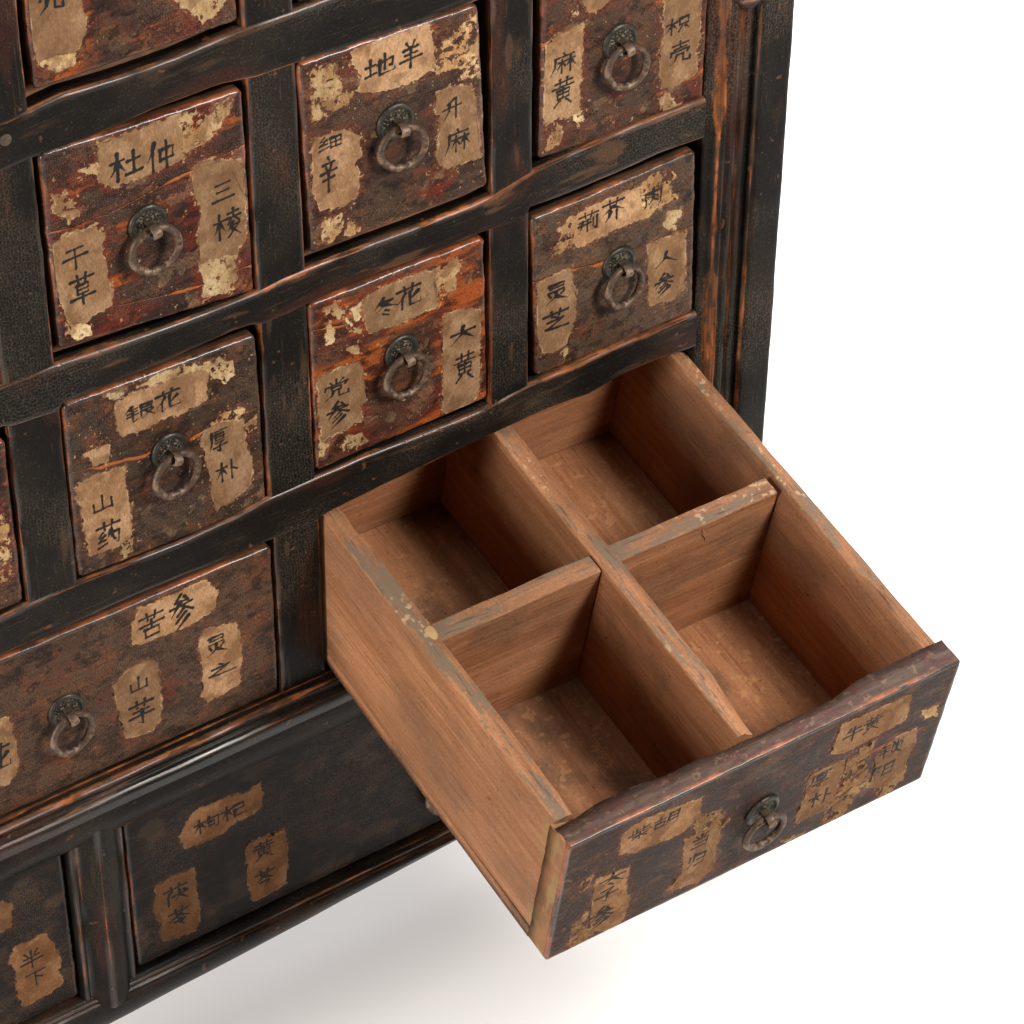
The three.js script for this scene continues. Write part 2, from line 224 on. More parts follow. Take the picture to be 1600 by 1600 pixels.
const DATA = {
 A1: { pull: [-1256, 2773],
  slips: [
   ['p', [-1587,3539,-1369,3542,-957,3542,-951,3232,-933,3180,-1254,3159,-1503,3155,-1605,3269]],
   ['h', [-971,3533,-778,3489,-581,3516,-571,3424,-731,3279,-833,3215,-958,3235]],
   ['c', [-1719,3388,-1596,3398,-1603,3298,-1707,3361]],
   ['p', [-882,3056,-796,3096,-515,3001,-491,2885,-482,2328,-588,2216,-732,2245,-862,2252,-865,2502,-828,2686,-867,2763,-888,2923]],
   ['c', [-862,2252,-732,2245,-574,2210,-578,2101,-608,2067,-581,2023,-600,1904,-774,1947,-847,1930,-840,2101]],
   ['p', [-1987,2875,-1793,2915,-1643,2899,-1589,2786,-1615,2706,-1587,2495,-1550,2295,-1578,2197,-1734,2171,-1765,2122,-1914,2187,-1944,2355,-1996,2668]],
   ['c', [-1916,2172,-1753,2101,-1738,2016,-1844,2007,-1895,2069]],
   ['h', [-1944,3259,-1850,3264,-1817,3148,-1770,3055,-1841,3009,-1940,3139]],
  ],
  ink: [["杜",-1391,3302,234,206], ["仲",-1123,3270,208,215], ["三",-660,2786,172,158], ["棱",-635,2500,217,207], ["干",-1815,2698,179,168], ["草",-1779,2423,181,231]],
  splits: [[-2032,2991,-1818,2955,-1543,2962,-1263,2999,-1009,3047,-698,3073,-411,3125],[-1509,2168,-1171,2101,-885,2073,-417,2081]] },
 B1: { pull: [743, 2835],
  slips: [
   ['p', [388,3537,531,3563,1029,3539,1056,3397,1071,3165,924,3112,711,3112,527,3155,449,3211,463,3325,399,3441]],
   ['h', [1058,3143,1163,3344,1244,3342,1310,3437,1417,3451,1453,3319,1451,3051,1480,2945,1316,2965,1274,3089,1112,3096]],
   ['h', [65,3487,194,3505,309,3436,294,3349,306,3238,241,3237,396,3178,343,3131,200,3119,82,3057,65,3171,75,3352]],
   ['p', [79,2937,301,2919,445,2822,463,2679,402,2579,455,2503,412,2297,252,2278,119,2318,57,2496,63,2768]],
   ['p', [1086,2916,1194,2943,1385,2899,1428,2731,1459,2554,1476,2352,1464,2244,1201,2249,1104,2343,1114,2741,1073,2812]],
   ['h', [157,2205,291,2206,302,2061,207,2001,114,2025]],
   ['h', [356,2109,436,2020,381,1957,315,2013]],
  ],
  ink: [["地",620,3346,236,181], ["羊",871,3346,172,188], ["升",1223,2755,164,156], ["麻",1274,2458,193,177], ["细",208,2860,184,105], ["辛",191,2594,125,263]],
  splits: [] },
 C1: { pull: [2690, 2790],
  slips: [
   ['p', [2019,3002,2112,3045,2363,3060,2352,2957,2349,2616,2354,2298,2251,2274,2169,2321,2058,2300,2014,2412,2032,2610,2007,2883]],
   ['c', [2298,2287,2371,2291,2382,2207,2351,2179,2309,2219]],
   ['h', [2138,2269,2206,2179,2177,2078,2050,2047,2094,2175]],
   ['p', [3070,3006,3073,3236,3398,3229,3422,2881,3414,2758,3434,2577,3404,2414,3424,2246,3317,2221,3170,2180,3093,2225,3066,2539,3090,2688]],
   ['c', [3106,2140,3137,2176,3282,1992,3095,2038]],
   ['p', [2355,3261,2358,3561,2816,3537,2830,3275,2580,3181,2518,3142,2407,3136,2357,3215]],
   ['c', [2240,3181,2302,3204,2296,3161]],
  ],
  ink: [["麻",2184,2787,206,156], ["黄",2193,2533,183,212], ["枳",3218,2735,213,126], ["壳",3250,2486,190,167]],
  splits: [[1957,3010,2112,3037]] },
 A2: { pull: [-1230, 787],
  slips: [
   ['p', [-1626,1395,-1509,1423,-1104,1403,-914,1383,-887,1322,-904,1099,-1120,1065,-1266,1098,-1385,1054,-1588,1081,-1627,1149,-1634,1268]],
   ['c', [-1449,1461,-1244,1499,-883,1419,-765,1415,-680,1312,-668,1224,-758,1198,-887,1322,-914,1383,-1104,1403,-1321,1420]],
   ['c', [-1677,1499,-1549,1474,-1553,1411,-1665,1454]],
   ['p', [-939,813,-833,848,-609,779,-601,571,-561,415,-553,202,-603,104,-727,59,-866,38,-901,108,-899,350,-948,597,-963,774]],
   ['h', [-877,852,-755,913,-606,862,-654,799]],
   ['h', [-581,715,-504,747,-491,673,-569,641]],
   ['p', [-1907,1049,-1691,1047,-1715,908,-1830,912,-1853,1006]],
   ['p', [-2000,759,-1894,826,-1590,799,-1599,651,-1568,431,-1579,125,-1708,84,-1929,107,-1935,439,-1966,624]],
   ['h', [-1666,46,-1558,97,-1581,-32,-1642,-54]],
  ],
  ink: [["银",-1441,1228,233,129], ["花",-1214,1240,190,153], ["厚",-825,675,143,185], ["朴",-769,366,168,161], ["山",-1789,547,176,137], ["药",-1758,239,185,222]],
  splits: [[-2016,934,-1774,894,-1383,832],[-1043,811,-758,831,-440,837]] },
 B2: { pull: [747, 814],
  slips: [
   ['p', [412,1424,605,1473,1049,1446,1065,1129,1093,1102,826,1083,672,1075,464,1106,438,1237]],
   ['h', [1035,1438,1245,1452,1261,1342,1219,1301,1249,1169,1107,1185,1050,1210]],
   ['c', [93,1467,195,1496,288,1360,220,1353]],
   ['c', [254,1346,335,1252,314,1209]],
   ['c', [309,1388,405,1405,397,1284,362,1269]],
   ['c', [90,1315,152,1354,157,1270,183,1171,114,1164]],
   ['c', [293,1211,382,1187,402,1119]],
   ['c', [284,1029,388,1051,373,953,311,973]],
   ['p', [1123,999,1380,933,1453,887,1457,641,1451,100,1408,25,1145,19,1123,45,1128,324,1117,790]],
   ['p', [6,861,185,886,337,878,420,781,418,645,438,483,388,444,401,315,190,273,36,267,30,669]],
   ['c', [223,149,287,197,399,160,448,75,257,86]],
   ['c', [36,252,105,220,61,131,26,132]],
  ],
  ink: [["冬",611,1280,208,150], ["花",812,1297,209,180], ["大",1297,727,216,138], ["黄",1315,411,181,245], ["党",182,706,208,152], ["参",192,457,181,210]],
  splits: [[-25,1335,83,1317,301,1267]] },
 C2: { pull: [2726, 801],
  slips: [
   ['p', [2264,1414,2424,1438,2896,1440,2914,1388,2928,1128,2644,1139,2438,1104,2334,1101,2279,1199,2266,1354]],
   ['h', [2156,1362,2264,1414,2294,1193,2259,1163,2172,1124,2113,1126,2125,1203,2182,1254]],
   ['h', [2895,1455,3012,1497,3071,1503,3195,1447,3227,1412,3169,1375,3188,1308,3246,1224,3241,1181,3151,1172,3062,1148,2928,1128,2908,1211]],
   ['c', [3171,1089,3294,1069,3299,991,3225,961,3260,885,3148,977]],
   ['p', [3004,838,3125,849,3362,843,3363,720,3381,432,3377,261,3271,212,3053,242,3031,362]],
   ['p', [1974,905,2179,940,2267,933,2319,728,2332,414,2292,275,2220,180,2055,207,1974,414,1965,727]],
   ['c', [2229,137,2273,173,2276,109,2246,90]],
  ],
  ink: [["荆",2421,1312,176,166], ["芥",2649,1331,200,174], ["肉",3023,1299,180,137], ["山",2256,1239,66,38], ["人",3183,648,199,119], ["参",3175,394,169,193], ["灵",2148,755,207,159], ["芝",2150,493,231,168]],
  splits: [[1937,936,2238,930,2567,871],[2867,864,3109,871,3468,861]] },
 W3: { pull: [-2250, -1203],
  slips: [
   ['p', [-1653,-652,-1595,-522,-1444,-539,-1240,-543,-1018,-536,-939,-697,-943,-816,-1016,-881,-1155,-911,-1327,-904,-1565,-881,-1665,-849]],
   ['p', [-1095,-1107,-1056,-1024,-780,-1086,-766,-1196,-749,-1456,-768,-1722,-912,-1772,-1054,-1770,-1104,-1690,-1074,-1410,-1116,-1179]],
   ['p', [-1845,-1163,-1713,-1089,-1542,-1088,-1477,-1153,-1454,-1353,-1466,-1748,-1548,-1809,-1772,-1781,-1821,-1468]],
   ['p', [-2972,-1021,-2775,-1007,-2712,-1041,-2689,-1157,-2668,-1501,-2686,-1618,-2768,-1698,-2833,-1682,-3000,-1692]],
  ],
  ink: [["苦",-1497,-733,204,219], ["参",-1242,-744,189,308], ["灵",-961,-1230,184,172], ["之",-928,-1499,238,109], ["山",-1638,-1274,163,138], ["芋",-1630,-1573,199,230], ["花",-2825,-1392,182,231]],
  splits: [] },
 A0: {
  slips: [
   ['p', [-1980,4770,-1961,5001,-1581,4868,-1609,4638,-1558,4449,-1634,4281,-1741,4258,-1928,4266,-1967,4427,-1969,4622]],
   ['c', [-1939,4270,-1855,4300,-1763,4279,-1666,4243,-1689,4165,-1773,4146,-1850,4212]],
   ['c', [-907,4510,-514,4371,-531,4228,-633,4140,-791,4165,-763,4249,-892,4332]],
  ],
  ink: [["壳",-1810,4745,173,215]],
  splits: [] },
 B0: {
  slips: [
   ['p', [55,4346,408,4373,455,4105,75,4138]],
  ],
  ink: [],
  splits: [] },
 Z2: {
  slips: [
   ['h', [-2859,841,-2719,840,-2581,806,-2534,698,-2545,484,-2577,363,-2545,226,-2634,202,-2909,307]],
  ],
  ink: [],
  splits: [] },
 PR: { pull: [1035, -3678],
  slips: [
   ['p', [-1411,-3003,-1347,-2917,-1283,-2813,-1167,-2809,-1081,-2822,-964,-2817,-821,-2862,-673,-2840,-649,-2941,-664,-3091,-748,-3133,-895,-3121,-1075,-3195,-1364,-3154]],
   ['p', [-1657,-3412,-1569,-3392,-1439,-3396,-1309,-3418,-1303,-3548,-1297,-3787,-1291,-4030,-1339,-4093,-1488,-4096,-1618,-4063,-1661,-3954,-1632,-3861,-1692,-3680]],
   ['p', [-849,-3486,-794,-3428,-481,-3445,-470,-3523,-463,-3855,-496,-4057,-589,-4095,-786,-4090,-812,-4019,-845,-3816,-823,-3683]],
  ],
  ink: [["枸",-1165,-3003,225,136], ["杞",-924,-2998,212,142], ["茯",-1489,-3601,212,181], ["苓",-1472,-3866,184,169], ["黄",-675,-3569,180,171], ["芩",-684,-3891,173,176]],
  splits: [] },
 PL: {
  slips: [
   ['p', [-2953,-3478,-2898,-3350,-2775,-3371,-2634,-3358,-2590,-3483,-2539,-3695,-2534,-3789,-2577,-3799,-2523,-3979,-2625,-4007,-2756,-4036,-2883,-4030,-2914,-3919,-2928,-3782,-2914,-3645]],
   ['p', [-3076,-2820,-2966,-2815,-2870,-2881,-2893,-2964,-2902,-3117,-2997,-3112,-3106,-3100]],
  ],
  ink: [["半",-2773,-3561,182,163], ["下",-2759,-3778,162,139]],
  splits: [] },
 OF: { pull: [104, 723],
  slips: [
   ['p', [-1264,1310,-1105,1377,-570,1301,-541,1039,-695,930,-1079,977,-1241,1051]],
   ['h', [-606,1046,-357,1005,-223,793,-281,707,-264,444,-455,680]],
   ['p', [-621,810,-318,821,-278,507,-236,188,-279,143,-343,77,-537,137,-639,134,-613,263,-550,329]],
   ['p', [-1428,861,-1119,791,-1102,565,-1027,294,-1044,-27,-1348,116,-1385,472]],
   ['h', [-1543,311,-1445,460,-1369,168,-1305,85,-1447,-36,-1519,16]],
   ['p', [673,1233,684,1398,870,1386,1351,1366,1387,1032,1101,1000,786,988,677,1057]],
   ['p', [504,851,546,894,844,863,870,651,859,370,838,238,593,254,508,273,533,619]],
   ['h', [880,875,1128,948,1108,820,1109,605,1208,325,1079,245,1048,45,827,6,832,315,918,513,886,748]],
   ['p', [1178,704,1358,839,1552,825,1589,588,1560,390,1598,148,1521,123,1182,270,1235,381]],
   ['c', [1547,1038,1704,1012,1723,895,1609,913]],
   ['h', [1335,152,1532,135,1528,45,1402,-2]],
   ['c', [432,85,653,55,641,-7,466,51]],
   ['h', [-1567,886,-1463,921,-1449,769,-1526,787]],
  ],
  ink: [["柴",-1100,1218,185,127], ["胡",-865,1218,211,149], ["当",-459,701,158,151], ["归",-443,439,160,153], ["太",-1259,745,229,146], ["子",-1276,559,180,139], ["参",-1274,266,189,243], ["厚",633,750,180,164], ["朴",700,474,208,159], ["牛",839,1198,169,145], ["黄",1021,1206,170,166], ["锁",1328,699,228,171], ["阳",1315,438,213,167]],
  splits: [] },
};

// ------------------------------------------------------------------ mesh helpers
const used = {};
function numbered(n) { const k = used[n] = (used[n] ?? -1) + 1; return k ? n + '_' + String(k).padStart(3, '0') : n; }
function mesh(name, geo, mat, parent) { const m = new THREE.Mesh(geo, mat); m.name = name; m.castShadow = m.receiveShadow = true; parent.add(m); return m; }
function thing(name, label, category, group) { const g = new THREE.Group(); g.name = numbered(name); g.userData = { label, category }; if (group) g.userData.group = group; scene.add(g); return g; }
function drawer(name, label) { const g = new THREE.Group(); g.name = name; g.userData = { label }; cabinet.add(g); return g; }
// grid of closed sections swept along a line. prof(s) -> [[a, b], ...] (counter-clockwise loop), place(s, a, b) -> [x, y, z]
function sweep({ L, n, prof, place, paint, flip, dens, s0 = 0 }) {
  const mid = prof(s0 + L / 2), m = mid.length, cum = [0];
  for (let i = 1; i <= m; i++) { const p = mid[i % m], q = mid[i - 1]; cum.push(cum[i - 1] + Math.hypot(p[0] - q[0], p[1] - q[1])); }
  const R = region(L, cum[m], (u, v) => paint(u, v, cum), dens);
  const P = [], UV = [], I = [];
  for (let j = 0; j <= n; j++) {
    const s = L * j / n, pr = prof(s0 + s);
    for (let i = 0; i <= m; i++) { P.push(...place(s0 + s, ...pr[i % m])); UV.push(...R.uv(s, cum[i])); }
  }
  const w = m + 1;
  for (let j = 0; j < n; j++) for (let i = 0; i < m; i++) {
    const a = j * w + i, b = a + 1, c = a + w, d = c + 1;
    flip ? I.push(a, c, b, b, c, d) : I.push(a, b, c, b, d, c);
  }
  const g = new THREE.BufferGeometry();
  g.setAttribute('position', new THREE.Float32BufferAttribute(P, 3)); g.setAttribute('uv', new THREE.Float32BufferAttribute(UV, 2)); g.setIndex(I); g.computeVertexNormals();
  // end caps
  const cp = [], cu = [], ci = [];
  for (const e of [0, 1]) {
    const pr = prof(s0 + L * e), o = cp.length / 3; let ca = 0, cb = 0; for (const q of pr) { ca += q[0] / m; cb += q[1] / m; }
    const tri = THREE.ShapeUtils.triangulateShape(pr.map((q) => new THREE.Vector2(...q)), []);
    pr.forEach((q, i) => { cp.push(...place(s0 + L * e, ...q)); const vv = Math.hypot(q[0] - ca, q[1] - cb); cu.push(...R.uv(e ? L - 0.0005 - vv * 0.3 : 0.0005 + vv * 0.3, cum[i])); });
    for (const t of tri) { const f = (e === 1) !== !!flip; ci.push(o + t[0], o + (f ? t[1] : t[2]), o + (f ? t[2] : t[1])); }
  }
  const c = new THREE.BufferGeometry();
  c.setAttribute('position', new THREE.Float32BufferAttribute(cp, 3)); c.setAttribute('uv', new THREE.Float32BufferAttribute(cu, 2)); c.setIndex(ci); c.computeVertexNormals();
  return { geo: mergeGeometries([g, c]), mat: R.mat };
}
const lerpLine = (pts) => (x) => {   // [x, y, x, y, ...] in tenths of a millimetre
  const n = pts.length / 2, X = x * 1e4; if (X <= pts[0]) return pts[1] / 1e4;
  for (let i = 1; i < n; i++) if (X <= pts[2 * i]) { const t = (X - pts[2 * i - 2]) / (pts[2 * i] - pts[2 * i - 2]); return (pts[2 * i - 1] + (pts[2 * i + 1] - pts[2 * i - 1]) * t) / 1e4; }
  return pts[2 * n - 1] / 1e4;
};
const arc = (n, f) => [...Array(n + 1).keys()].map((k) => f(k / n * Math.PI / 2));

// ------------------------------------------------------------------ floor
const floor = mesh('floor', new THREE.PlaneGeometry(14, 14).rotateX(-Math.PI / 2), new THREE.MeshStandardMaterial({ color: new THREE.Color().setRGB(0.82, 0.82, 0.82), roughness: 1 }), scene);
floor.position.y = -0.62; floor.userData = { kind: 'structure', label: 'plain white studio floor under the cabinet', category: 'floor' };

// ------------------------------------------------------------------ cabinet carcass
const cabinet = thing('medicine_cabinet', 'antique black lacquered medicine cabinet with crackled frame and worn orange edges', 'cabinet');
const XL = -0.41, XR = 0.3502;
const RAIL = {
  upper: { T: [-4100, 3960, -2255, 3956, -2020, 3976, -1783, 4001, -1358, 3976, -948, 3975, -453, 4010, -19, 4010, 275, 4015, 3500, 4020],
    B: [-4100, 3585, -2295, 3580, -2057, 3600, -1892, 3600, -1677, 3598, -1435, 3616, -1142, 3637, -848, 3640, -624, 3646, -462, 3618, -352, 3597, -38, 3594, 155, 3582, 360, 3570, 672, 3562, 1094, 3562, 1457, 3566, 1738, 3570, 3500, 3580] },
  middle: { T: [-4100, 1905, -2471, 1902, -2057, 1902, -1731, 1880, -1281, 1858, -814, 1842, -438, 1848, -231, 1872, -35, 1880, 4, 1880, 435, 1877, 844, 1866, 1399, 1862, 1540, 1872, 1681, 1905, 1931, 1952, 2377, 1985, 2871, 2008, 3500, 2002],
    B: [-4100, 1560, -2476, 1560, -2402, 1530, -2052, 1505, -2019, 1555, -1834, 1559, -1518, 1565, -1231, 1563, -940, 1577, -640, 1593, -493, 1583, -421, 1550, -197, 1548, -36, 1565, 155, 1609, 563, 1599, 838, 1580, 1116, 1582, 1454, 1588, 1550, 1578, 1850, 1560, 1904, 1640, 2198, 1628, 2635, 1636, 3078, 1662, 3227, 1656, 3500, 1644] },
  lower: { T: [-4100, -85, -2680, -85, -2450, -65, -2030, -68, -1619, -84, -1203, -98, -707, -82, -428, -40, -89, -35, 425, -30, 779, -50, 1436, -66, 1619, -43, 1898, -8, 2234, -18, 2671, 0, 3133, -1, 3500, 6],
    B: [-4100, -428, -2716, -428, -2225, -425, -1560, -413, -1056, -425, -466, -442, -399, -440, -28, -450, 7, -424, 161, -407, 592, -378, 952, -364, 1287, -346, 1601, -338, 2086, -322, 2464, -355, 2832, -300, 3181, -306, 3376, -328, 3500, -338] },
  top: { T: [-4100, 6200, 3500, 6200], B: [-4100, 5740, 3500, 5740] },
};
function rail(name, T, B, sd, opt = {}) {
  const yT = lerpLine(T), yB = lerpLine(B), d = 0.014, rT = 0.0030, rB = 0.0020;
  const wob = (x, k) => (fbm(x * 60 + sd, k, 4) - 0.5) * 0.0007;
  const prof = (x) => {
    const t = yT(x) + wob(x, 3), b = yB(x) + wob(x, 8), z = (f) => (fbm(x * 20 + sd, f * 3, 2) - 0.5) * 0.0008;
    const o = [[b + 0.0015, -d], [b, -rB - 0.003]];
    for (const q of arc(4, (a) => [b + rB - rB * Math.cos(a), -rB + rB * Math.sin(a)])) o.push(q);
    for (let k = 1; k < 6; k++) { const f = k / 6; o.push([b + rB + (t - rT - b - rB) * f, z(f)]); }
    for (const q of arc(5, (a) => [t - rT + rT * Math.sin(a), -rT + rT * Math.cos(a)])) o.push(q);
    o.push([t, -rT - 0.003], [t, -d]);
    return o;
  };
  const s = sweep({ L: XR - XL, n: 300, s0: XL, prof, place: (x, y, z) => [x, y, z], flip: true,
    paint: (u, v, c) => lacquer(u, v, sd, [[c[4], 0.0009, 1.0], [c[13], 0.0014, 0.4], [c[16], 0.0042, 0.6]], { crackle: 1, worn: 0.3, ...opt }) });
  return mesh(name, s.geo, s.mat, cabinet);
}
rail('rail', RAIL.upper.T, RAIL.upper.B, 3.1); rail('rail', RAIL.middle.T, RAIL.middle.B, 11.7, { worn: 0.5 });
rail('rail', RAIL.lower.T, RAIL.lower.B, 23.9); rail('rail', RAIL.top.T, RAIL.top.B, 31.3);
function stile(x0, x1, y0, y1, sd) {
  const r = 0.0022, d = 0.016, zf = -0.0012;
  const w = (y, k) => (fbm(y * 50 + sd, k + sd, 3) - 0.5) * 0.0014;
  const prof = (y) => {
    const a = x0 + w(y, 2), b = x1 + w(y, 6);
    const o = [[a, -d], [a, zf - r - 0.003]];
    for (const q of arc(4, (t) => [a + r - r * Math.cos(t), zf - r + r * Math.sin(t)])) o.push(q);
    for (let k = 1; k < 5; k++) o.push([a + r + (b - a - 2 * r) * k / 5, zf + (fbm(y * 18 + sd, k, 2) - 0.5) * 0.0006]);
    for (const q of arc(4, (t) => [b - r + r * Math.sin(t), zf - r + r * Math.cos(t)])) o.push(q);
    o.push([b, zf - r - 0.003], [b, -d]);
    return o;
  };
  const s = sweep({ L: y1 - y0, n: 60, s0: y0, prof, place: (y, x, z) => [x, y, z], flip: false,
    paint: (u, v, c) => lacquer(u, v, sd, [[c[2] - 0.001, 0.0026, 1.0], [c[4], 0.0011, 0.9], [c[13], 0.0012, 0.9]], { crackle: 0.9, worn: 0.35 }) });
  return mesh('stile', s.geo, s.mat, cabinet);
}
{
  const R = RAIL, f = (p, x) => lerpLine(p)(x);
  const cols = [[-0.2445, -0.2040], [-0.0425, -0.0028], [0.1545, 0.1902]];
  cols.forEach(([a, b], i) => {
    const m = (a + b) / 2;
    stile(a, b, f(R.upper.T, m) - 0.004, 0.5765, 41 + i * 7.3);
    stile(i === 2 ? a + 0.002 : a, i === 2 ? b + 0.003 : b, f(R.middle.T, m) - 0.004, f(R.upper.B, m) + 0.002, 71 + i * 5.1);
    stile(a, b, f(R.lower.T, m) - 0.004, f(R.middle.B, m) + 0.002, 97 + i * 3.7);
  });
  stile(-0.0412, -0.0010, -0.2010, f(R.lower.B, -0.02) + 0.002, 137.3);
}
// posts with two beads between bevel and flat face
function post(name, mirror, sd) {
  const base = [[0.3505, -0.034], [0.3505, -0.005], [0.3512, -0.003], [0.3530, -0.0022], [0.3562, -0.0015], [0.3575, -0.0005], [0.3610, 0.0022], [0.3655, 0.0056], [0.3668, 0.0060], [0.3674, 0.0050], [0.3682, 0.0068], [0.3700, 0.0088], [0.3716, 0.0094], [0.3732, 0.0088], [0.3748, 0.0068], [0.3756, 0.0046],
    [0.3768, 0.0034], [0.3788, 0.0034], [0.3798, 0.0046], [0.3806, 0.0064], [0.3824, 0.0082], [0.3842, 0.0087], [0.3862, 0.0080], [0.3878, 0.0060], [0.3886, 0.0040], [0.3898, 0.0024], [0.3916, 0.0024], [0.3926, 0.0046], [0.3938, 0.0082], [0.3952, 0.0104], [0.3974, 0.0115], [0.4020, 0.0117], [0.4100, 0.0117], [0.4180, 0.0117], [0.4216, 0.0115], [0.4238, 0.0106], [0.4250, 0.0090], [0.4255, 0.0066], [0.4255, -0.034]];
  const put = (x) => (mirror ? -0.06 - x : x);
  const y0 = -0.62, L = 1.24;
  const s = sweep({ L, n: 160, s0: y0, flip: mirror, place: (y, x, z) => [put(x), y, z],
    prof: (y) => base.map(([bx, bz], i) => { const lean = 0.0022 + 0.0056 * Math.max(-0.4, Math.min(1.6, (0.25 - y) / 0.4)), x = bx - lean * sm(0.352, 0.40, bx), z = bz > 0.004 && bx < 0.39 ? 0.004 + (bz - 0.004) * 0.65 : bz; return i < 2 || i > 36 ? [x, z] : [x + (fbm(y * 30 + sd, i * 0.35, 2) - 0.5) * 0.0010, z + (fbm(y * 34 + sd, 40 + i * 0.35, 2) - 0.5) * 0.0010]; }),
    paint: (u, v, c) => lacquer(u, v, sd, [[(c[5] + c[7]) / 2, 0.0048, 1.1], [c[8], 0.0009, 0.7], [c[18], 0.0011, 0.75], [c[28], 0.0015, 0.95], [c[36], 0.0009, 0.55]], { crackle: 1.1, worn: 0.15 }) });
  return mesh(name, s.geo, s.mat, cabinet);
}
post('post', false, 151.3); post('post', true, 167.9);
{ // worn end of a moulded tenon on the post
  const g = new THREE.SphereGeometry(0.017, 28, 18), p = g.attributes.position;
  for (let i = 0; i < p.count; i++) { const k = 1 + (fbm(p.getX(i) * 160 + 4, p.getY(i) * 160 + p.getZ(i) * 90, 3) - 0.5) * 0.22; p.setXYZ(i, p.getX(i) * k * 0.9, p.getY(i) * k * 0.75, p.getZ(i) * k * 0.3); }
  g.computeVertexNormals();
  const R = region(0.06, 0.06, (u, v) => lacquer(u, v, 173.1, [[0.026, 0.001, 0.8]], { worn: 0.3 })); const uv = g.attributes.uv; for (let i = 0; i < uv.count; i++) uv.setXY(i, ...R.uv(0.03 + p.getX(i), 0.03 + p.getY(i)));
  mesh('tenon_end', g, R.mat, cabinet).position.set(0.3835, 0.2855, 0.0085);
}
{ // wooden peg in the rail
  const g = new THREE.CylinderGeometry(0.0042, 0.0046, 0.006, 20, 2).rotateX(Math.PI / 2), p = g.attributes.position;
  const R = region(0.02, 0.02, (u, v) => { setc([96, 84, 70]); tint([60, 50, 42], fbm(u * 700, v * 700, 3)); S.rough = 0.6; }); const uv = g.attributes.uv; for (let i = 0; i < uv.count; i++) uv.setXY(i, ...R.uv(0.01 + p.getX(i), 0.01 + p.getY(i)));
  mesh('peg', g, R.mat, cabinet).position.set(-0.2232, 0.3820, -0.0018);
}
// waist moulding: ledge, fillet, bullnose
{
  const base = [[-0.2160, -0.020], [-0.2560, -0.020], [-0.2560, 0.0050], [-0.2545, 0.0072], [-0.2515, 0.0090], [-0.2460, 0.0115], [-0.2400, 0.0136], [-0.2340, 0.0150], [-0.2280, 0.0158], [-0.2225, 0.0160], [-0.2180, 0.0156], [-0.2152, 0.0148], [-0.2134, 0.0136], [-0.2125, 0.0124], [-0.2116, 0.0118], [-0.2104, 0.0112], [-0.2092, 0.0100], [-0.2086, 0.0088], [-0.2078, 0.0082], [-0.2066, 0.0090], [-0.2050, 0.0092], [-0.2034, 0.0088], [-0.2022, 0.0074], [-0.2014, 0.0056], [-0.2009, 0.0030], [-0.2009, -0.0060], [-0.2009, -0.020]];
  const s = sweep({ L: XR - XL, n: 220, s0: XL, flip: true, place: (x, y, z) => [x, y, z],
    prof: (x) => base.map(([y, z], i) => (i < 2 || i > 24 ? [y, z] : [y + (fbm(x * 26, i * 0.25, 2) - 0.5) * 0.0007, z + (fbm(x * 26 + 9, i * 0.25, 2) - 0.5) * 0.0009])),
    paint: (u, v, c) => lacquer(u, v, 181.7, [[(c[21] + c[23]) / 2, 0.0022, 0.8], [c[12], 0.0005, 0.5], [c[24] + 0.004, 0.004, 0.3]], { crackle: 0.25, worn: v > c[13] && v < c[18] ? 0.9 : 0.12, rough: 0.19, spec: v > c[9] && v < c[13] ? 1 : 0.1 }) });
  mesh('waist_moulding', s.geo, s.mat, cabinet);
}
// bottom rail, tapering towards the right
{
  const base = (dy) => [[-0.4235, -0.022], [-0.4650 + dy, -0.022], [-0.4652 + dy, 0.0000], [-0.4640 + dy, 0.0035], [-0.4610 + dy, 0.0062], [-0.4560 + dy, 0.0090], [-0.4500 + dy * 0.8, 0.0110], [-0.4430 + dy * 0.5, 0.0122], [-0.4370 + dy * 0.2, 0.0122], [-0.4325, 0.0112], [-0.4308, 0.0098], [-0.4300, 0.0082], [-0.4292, 0.0074], [-0.4282, 0.0082], [-0.4268, 0.0086], [-0.4256, 0.0078], [-0.4250, 0.0064], [-0.4244, 0.0052], [-0.4238, 0.0050], [-0.4232, 0.0038], [-0.4228, 0.0020], [-0.4228, -0.004]];
  const s = sweep({ L: XR - XL, n: 200, s0: XL, flip: true, place: (x, y, z) => [x, y, z],
    prof: (x) => base(0.0165 * Math.max(0, Math.min(1, (x + 0.22) / 0.33))).map(([y, z], i) => (i < 2 || i > 20 ? [y, z] : [y + (fbm(x * 24 + 5, i * 0.25, 2) - 0.5) * 0.0009, z + (fbm(x * 24 + 19, i * 0.25, 2) - 0.5) * 0.0009])),
    paint: (u, v, c) => lacquer(u, v, 211.3, [[c[14], 0.0009, 0.6], [c[10], 0.0006, 0.6]], { crackle: v < c[5] ? 0.9 : 0.2, worn: v > c[11] && v < c[18] ? 0.8 : 0.15, rough: 0.3, spec: v < c[4] ? 0.9 : 0.2 }) });
  mesh('bottom_rail', s.geo, s.mat, cabinet);
}
